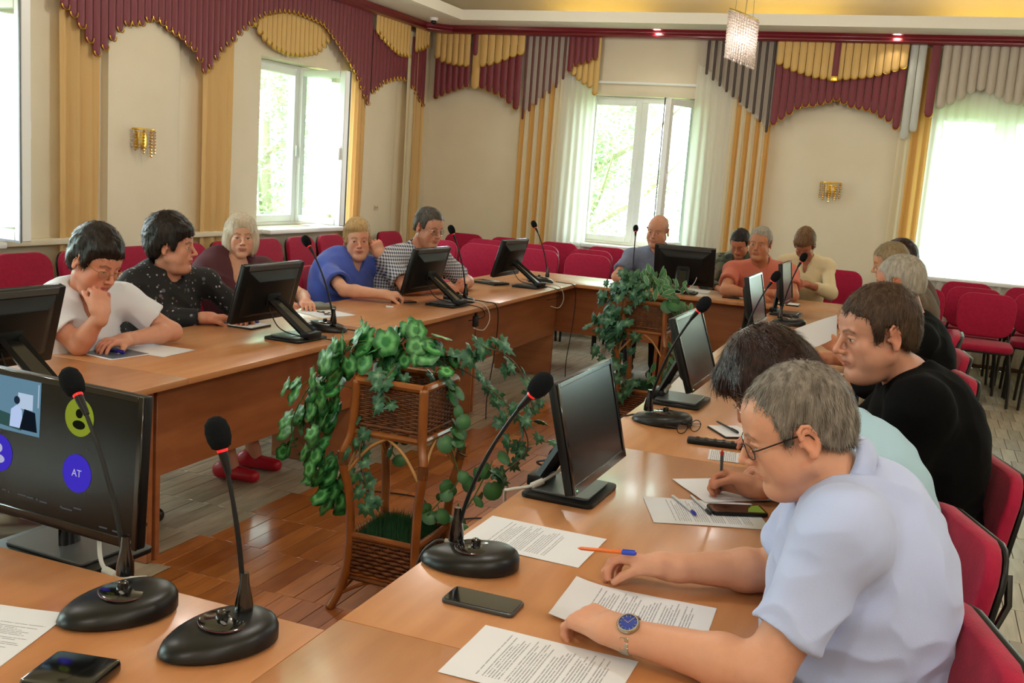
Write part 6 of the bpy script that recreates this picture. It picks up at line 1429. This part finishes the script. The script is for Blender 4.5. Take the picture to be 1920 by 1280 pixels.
def stand(label, x, y, rz=0.):
    t = thing('rattan_plant_stand', label, 'plant stand', (x, y, 0), R(rz), group='rattan plant stands'); h = .13
    cs = [(-h, -h), (h, -h), (h, h), (-h, h)]
    for cx, cy in cs:
        sx, sy = (1 if cx > 0 else -1), (1 if cy > 0 else -1)
        P = bezp([(cx+sx*.045, cy+sy*.045, .0), (cx+sx*.012, cy+sy*.012, .10), (cx, cy, .25), (cx+sx*.006, cy+sy*.006, .42), (cx+sx*.028, cy+sy*.028, .56), (cx+sx*.008, cy+sy*.008, .66), (cx, cy, .84)])
        G().tube(P, .0165, 10).build('leg', m_rat, t, smooth='all')
        G().tube([(cx+sx*.025, cy+sy*.025, .535), (cx+sx*.029, cy+sy*.029, .585)], .0185, 10).build('binding', m_wick, t, smooth=True)
    for (a, b) in zip(cs, cs[1:]+cs[:1]):
        for z, r_, m in ((.84, .015, m_rat), (.655, .013, m_rat), (.685, .007, m_wick), (.275, .012, m_rat), (.115, .010, m_wick), (.13, .006, m_rat)):
            G().tube([(a[0], a[1], z), (b[0], b[1], z)], r_, 8).build('rail', m, t, smooth=True)
        wicker_wall((*a, 0), (*b, 0), .67, .83, t, 22); wicker_wall((*a, 0), (*b, 0), .135, .265, t, 9)
        mid = ((a[0]+b[0])/2, (a[1]+b[1])/2)
        for c in (a, b):
            P = bezp([(c[0]*1.15, c[1]*1.15, .50), ((c[0]*1.1+mid[0])/2, (c[1]*1.1+mid[1])/2, .60), (mid[0]*1.0, mid[1]*1.0, .648)]); G().tube(P, .006, 6).build('brace', m_wlt, t, smooth='all')
        P = bezp([(a[0]*1.2, a[1]*1.2, .05), ((a[0]+mid[0])/2, (a[1]+mid[1])/2, .10), (mid[0], mid[1], .112), ((b[0]+mid[0])/2, (b[1]+mid[1])/2, .10), (b[0]*1.2, b[1]*1.2, .05)]); G().tube(P, .007, 6).build('brace', m_rat, t, smooth='all')
    G().box((0, 0, .68), (2*h, 2*h, .01)).build('shelf', m_wick, t); G().box((0, 0, .15), (2*h, 2*h, .01)).build('shelf', m_wick, t)
    # grass in the lower box
    gr = thing('artificial_grass', 'dark green artificial grass filling the lower box of the %s stand' % ('near' if y < 5 else 'far'), 'grass', (x, y, .155), R(rz), group='artificial grass'); g = G(); rr = random.Random(int(y*10))
    g.box((0, 0, .05), (2*h-.03, 2*h-.03, .1))
    for k in range(1700):
        a, b = rr.uniform(-h+.015, h-.015), rr.uniform(-h+.015, h-.015); l = rr.uniform(.03, .06); dx, dy = rr.gauss(0, .015), rr.gauss(0, .015); hump = .03*(1-(a/h)**2)*(1-(b/h)**2)
        g.add([(a-.0015, b, .095+hump*.5), (a+.0015, b, .095+hump*.5), (a+dx, b+dy, .1+l+hump)], [(0, 1, 2)])
    o = g.build('grass_blades', m_grass, gr, fixn=False); o['kind'] = 'stuff'
    return t
LEAF = mat('leaf_painted', '2f6b35', .42, vcol=True, spec=.45)
def leafmesh(kind, seed):
    rr = random.Random(seed); V = []; C = []; F = []
    if kind == 'round':     # geranium-like leaf with a pale ring
        n = 24; rings = [(0, 0), (.30, .0), (.42, 0), (.56, 0), (.80, 0), (1, 0)]
        base = [lin(c)[:3] for c in ('2c7338', '2f7a3c', '5fa562', '68ad68', '2a6e33', '1f5a2a')]
        V.append((0, 0, 0)); C.append(base[0])
        for q, (s, _) in enumerate(rings[1:], 1):
            for k in range(n):
                a = 2*math.pi*k/n; lob = 1+.07*math.cos(6*a)*s+.02*rr.uniform(-1, 1)*s; r_ = s*.5*lob; ringz = -.05*s*s+.03*math.cos(6*a+.6)*s*s
                if abs(a-math.pi*1.5) < .2: r_ *= 1-.35*s
                V.append((r_*math.cos(a), r_*math.sin(a), ringz)); c = base[q]; j = 1+rr.uniform(-.15, .15); C.append(tuple(x*j for x in c))
        for k in range(n): F.append((0, 1+k, 1+(k+1) % n))
        for q in range(len(rings)-2):
            for k in range(n): F.append((1+q*n+k, 1+(q+1)*n+k, 1+(q+1)*n+(k+1) % n, 1+q*n+(k+1) % n))
    elif kind == 'ivy':
        ol = [(0, -.12), (.12, -.30), (.34, -.26), (.28, -.10), (.50, .04), (.30, .10), (.34, .30), (.14, .26), (.0, .60)]
        ol = ol+[(-x, y) for x, y in ol[-2:0:-1]]; cen = (0, .05); n = len(ol); col = lin('2b5c40')[:3]; cv = lin('6f9a72')[:3]
        V.append((0, .05, .03)); C.append(cv)
        for s in (.5, 1):
            for (a, b) in ol: V.append((cen[0]+(a-cen[0])*s, cen[1]+(b-cen[1])*s, (.03 if s < 1 else -.05+.03*rr.uniform(-1, 1)))); j = 1+rr.uniform(-.2, .2); C.append(tuple(x*j for x in (col if s == 1 else tuple((p+q)/2 for p, q in zip(col, col)))))
        for k in range(n): F.append((0, 1+k, 1+(k+1) % n)); F.append((1+k, 1+n+k, 1+n+(k+1) % n, 1+(k+1) % n))
    elif kind == 'varieg':  # long leaves with white edges
        n = 8; col = lin('2d6238')[:3]; w = lin('a9c4a0')[:3]
        for i in range(n+1):
            t_ = i/n; wd = .17*math.sin(math.pi*min(t_*1.02+.03, 1))**.8; y = -.5+t_; z = -.25*(t_-.4)**2
            for s, c in ((-1, w), (-.72, col), (0, lin('3d7a44')[:3]), (.72, col), (1, w)): V.append((wd*s, y, z-.02*abs(s)+(.02 if s == 0 else 0))); C.append(c)
        for i in range(n):
            for k in range(4): F.append((i*5+k, i*5+k+1, (i+1)*5+k+1, (i+1)*5+k))
    else:                   # heart-shaped
        n = 18; V.append((0, 0, .02)); C.append(lin('4a8048')[:3])
        for s in (.55, 1):
            for k in range(n):
                a = 2*math.pi*k/n; r_ = .42*(1-.25*math.sin(a))*s; x, y = r_*math.cos(a)*1.0, r_*math.sin(a)+.0
                if k in (int(n*.25),): y -= .08*s
                V.append((x, -y, -.07*s*s)); C.append(lin('3a6e3e')[:3] if s < 1 else lin('2c5a34')[:3])
        for k in range(n): F.append((0, 1+k, 1+(k+1) % n)); F.append((1+k, 1+n+k, 1+n+(k+1) % n, 1+(k+1) % n))
    me = bpy.data.meshes.new('leaf_'+kind); me.from_pydata(V, [], F); me.materials.append(LEAF)
    a = me.color_attributes.new('col', 'FLOAT_COLOR', 'POINT')
    for i, c in enumerate(C): a.data[i].color = (*c, 1)
    me.polygons.foreach_set('use_smooth', [True]*len(me.polygons)); return me
LM = {k: [leafmesh(k, s) for s in (1, 2, 3)] for k in ('round', 'ivy', 'varieg', 'heart')}
m_stem = mat('plant_stem', '4c6a34', .6); m_stemb = mat('plant_stem_brown', '5a4630', .6)
def plant(label, x, y, vines, seed, cap=295):
    """vines: (kind, control points relative to (x,y,0), leaf size, spacing, scatter)"""
    t = thing('trailing_plant', label, 'plant', (x, y, .82)); rr = random.Random(seed); cnt = 0; extra = []
    for kind, pts, size, step, sc_ in vines:
        P = bezp([(p[0]+x, p[1]+y, p[2]) for p in pts], 12); G().tube(P, .0028, 5).build('stem', m_stem if kind != 'ivy' else m_stemb, t, smooth='all', world=True)
        Ls = sum((b-a).length for a, b in zip(P, P[1:])); n = int(Ls/step)
        for k in range(n):
            u = (k+rr.uniform(0, 1))/n*(len(P)-1); i = min(int(u), len(P)-2); p = P[i].lerp(P[i+1], u-i)
            off = Vector((rr.gauss(0, sc_), rr.gauss(0, sc_), rr.gauss(0, sc_*.8))); q = p+off
            cdir = (Vector((0, 0, 1.6))-q).normalized()        # leaves turn towards the light of the hall's middle: outwards from the stand
            outw = Vector((q.x-x, q.y-y, 0)); outw = outw.normalized() if outw.length > .02 else Vector((0, -1, 0))
            nr_ = (outw*.7+Vector((0, -.45, .55))+Vector((rr.gauss(0, .35), rr.gauss(0, .35), rr.gauss(0, .3)))).normalized()
            yd = Vector((rr.gauss(0, .5), rr.gauss(0, .5), -1)); yd = (yd-nr_*yd.dot(nr_)).normalized(); xd = yd.cross(nr_)
            s = size*rr.uniform(.7, 1.25); M = Matrix((xd*s, yd*s, nr_*s)).transposed().to_4x4(); M.translation = q
            if cnt < cap:
                o = bpy.data.objects.new('leaf', rr.choice(LM[kind])); COL.objects.link(o); o.parent = t
                o.matrix_parent_inverse = Matrix.Translation((-x, -y, -.82)); o.matrix_basis = M; cnt += 1
                if off.length > .02 and rr.random() < .5: extra.append((p, q))
            else: pass
    g = G()
    for a, b in extra: g.tube([a, (a+b)/2+Vector((0, 0, .008)), b], .0014, 4)
    if extra: g.build('leaf_stalks', m_stem, t, world=True)['kind'] = 'stuff'
    return t
stand('near square rattan plant stand with two wicker boxes, between the tables', -1.638, 3.28)
plant('trailing plant with ringed leaves and dark ivy in the near rattan stand', -1.638, 3.28, [
    ('round', [(-.02, 0, .90), (-.12, -.06, .96), (-.24, -.10, .90), (-.30, -.12, .72), (-.27, -.12, .50), (-.22, -.11, .38)], 0.086, .015, .036),
    ('round', [(-.05, .0, .92), (-.18, -.02, .95), (-.34, -.06, .80), (-.42, -.08, .64), (-.40, -.08, .54)], 0.088, .022, .038),
    ('round', [(-.06, -.02, .90), (-.20, -.10, .86), (-.26, -.12, .66), (-.24, -.12, .48), (-.19, -.12, .34)], 0.081, .017, .034),
    ('round', [(-.10, .03, .93), (-.02, 0, 1.0), (.06, .02, .95), (.12, .05, .90)], 0.081, .011, .034),
    ('ivy', [(0, -.10, .90), (-.02, -.15, .84), (.0, -.16, .80)], .085, .012, .03),
    ('ivy', [(.05, .0, .92), (.16, .06, .93), (.26, .10, .97), (.34, .20, .90), (.40, .24, .74)], .080, .018, .025),
    ('ivy', [(.10, .05, .92), (.24, .12, .84), (.36, .18, .72), (.40, .20, .60), (.32, .14, .50)], .075, .018, .035),
    ('ivy', [(-.08, -.13, .68), (-.09, -.16, .60), (-.06, -.17, .50), (.0, -.18, .42)], .080, .020, .022),
    ('heart', [(.12, .05, .85), (.18, .04, .74), (.19, .02, .60)], .075, .022, .018),
    ('heart', [(.13, .05, .66), (.20, .05, .50), (.16, .0, .42), (.12, -.02, .36)], .062, .026, .03),
    ('heart', [(.30, .12, .56), (.26, .08, .44), (.22, .05, .34), (.26, .06, .28)], .070, .024, .03),
    ('heart', [(-.02, .0, .64), (-.02, -.05, .58), (.04, -.04, .54)], .06, .03, .02)], 11)
stand('far square rattan plant stand, half hidden behind the tilted monitor', -1.55, 6.48)
plant('bushy trailing ivy and striped leaves in the far rattan stand', -1.55, 6.48, [
    ('varieg', [(-.14, -.05, .92), (-.05, -.05, .99), (.05, -.04, .98), (.15, -.02, .94)], .085, .0055, .045),
    ('varieg', [(.02, -.1, .98), (.10, -.12, .93), (.18, -.10, .86), (.24, -.04, .80)], .085, .007, .04),
    ('ivy', [(-.05, -.06, .95), (-.16, -.10, .96), (-.24, -.13, .82), (-.26, -.14, .68), (-.20, -.14, .60)], .095, .0065, .05),
    ('ivy', [(-.02, -.12, .92), (-.12, -.16, .86), (-.14, -.18, .72), (-.08, -.18, .64)], .095, .009, .05),
    ('ivy', [(-.14, -.15, .60), (-.16, -.17, .48), (-.10, -.17, .36), (-.06, -.18, .28)], .10, .016, .04),
    ('varieg', [(.14, -.02, .80), (.20, -.06, .66), (.20, -.08, .50), (.14, -.1, .38), (.1, -.1, .3)], .10, .013, .03),
    ('heart', [(.16, -.13, .90), (.18, -.15, .86), (.16, -.15, .82)], .10, .03, .01)], 12)
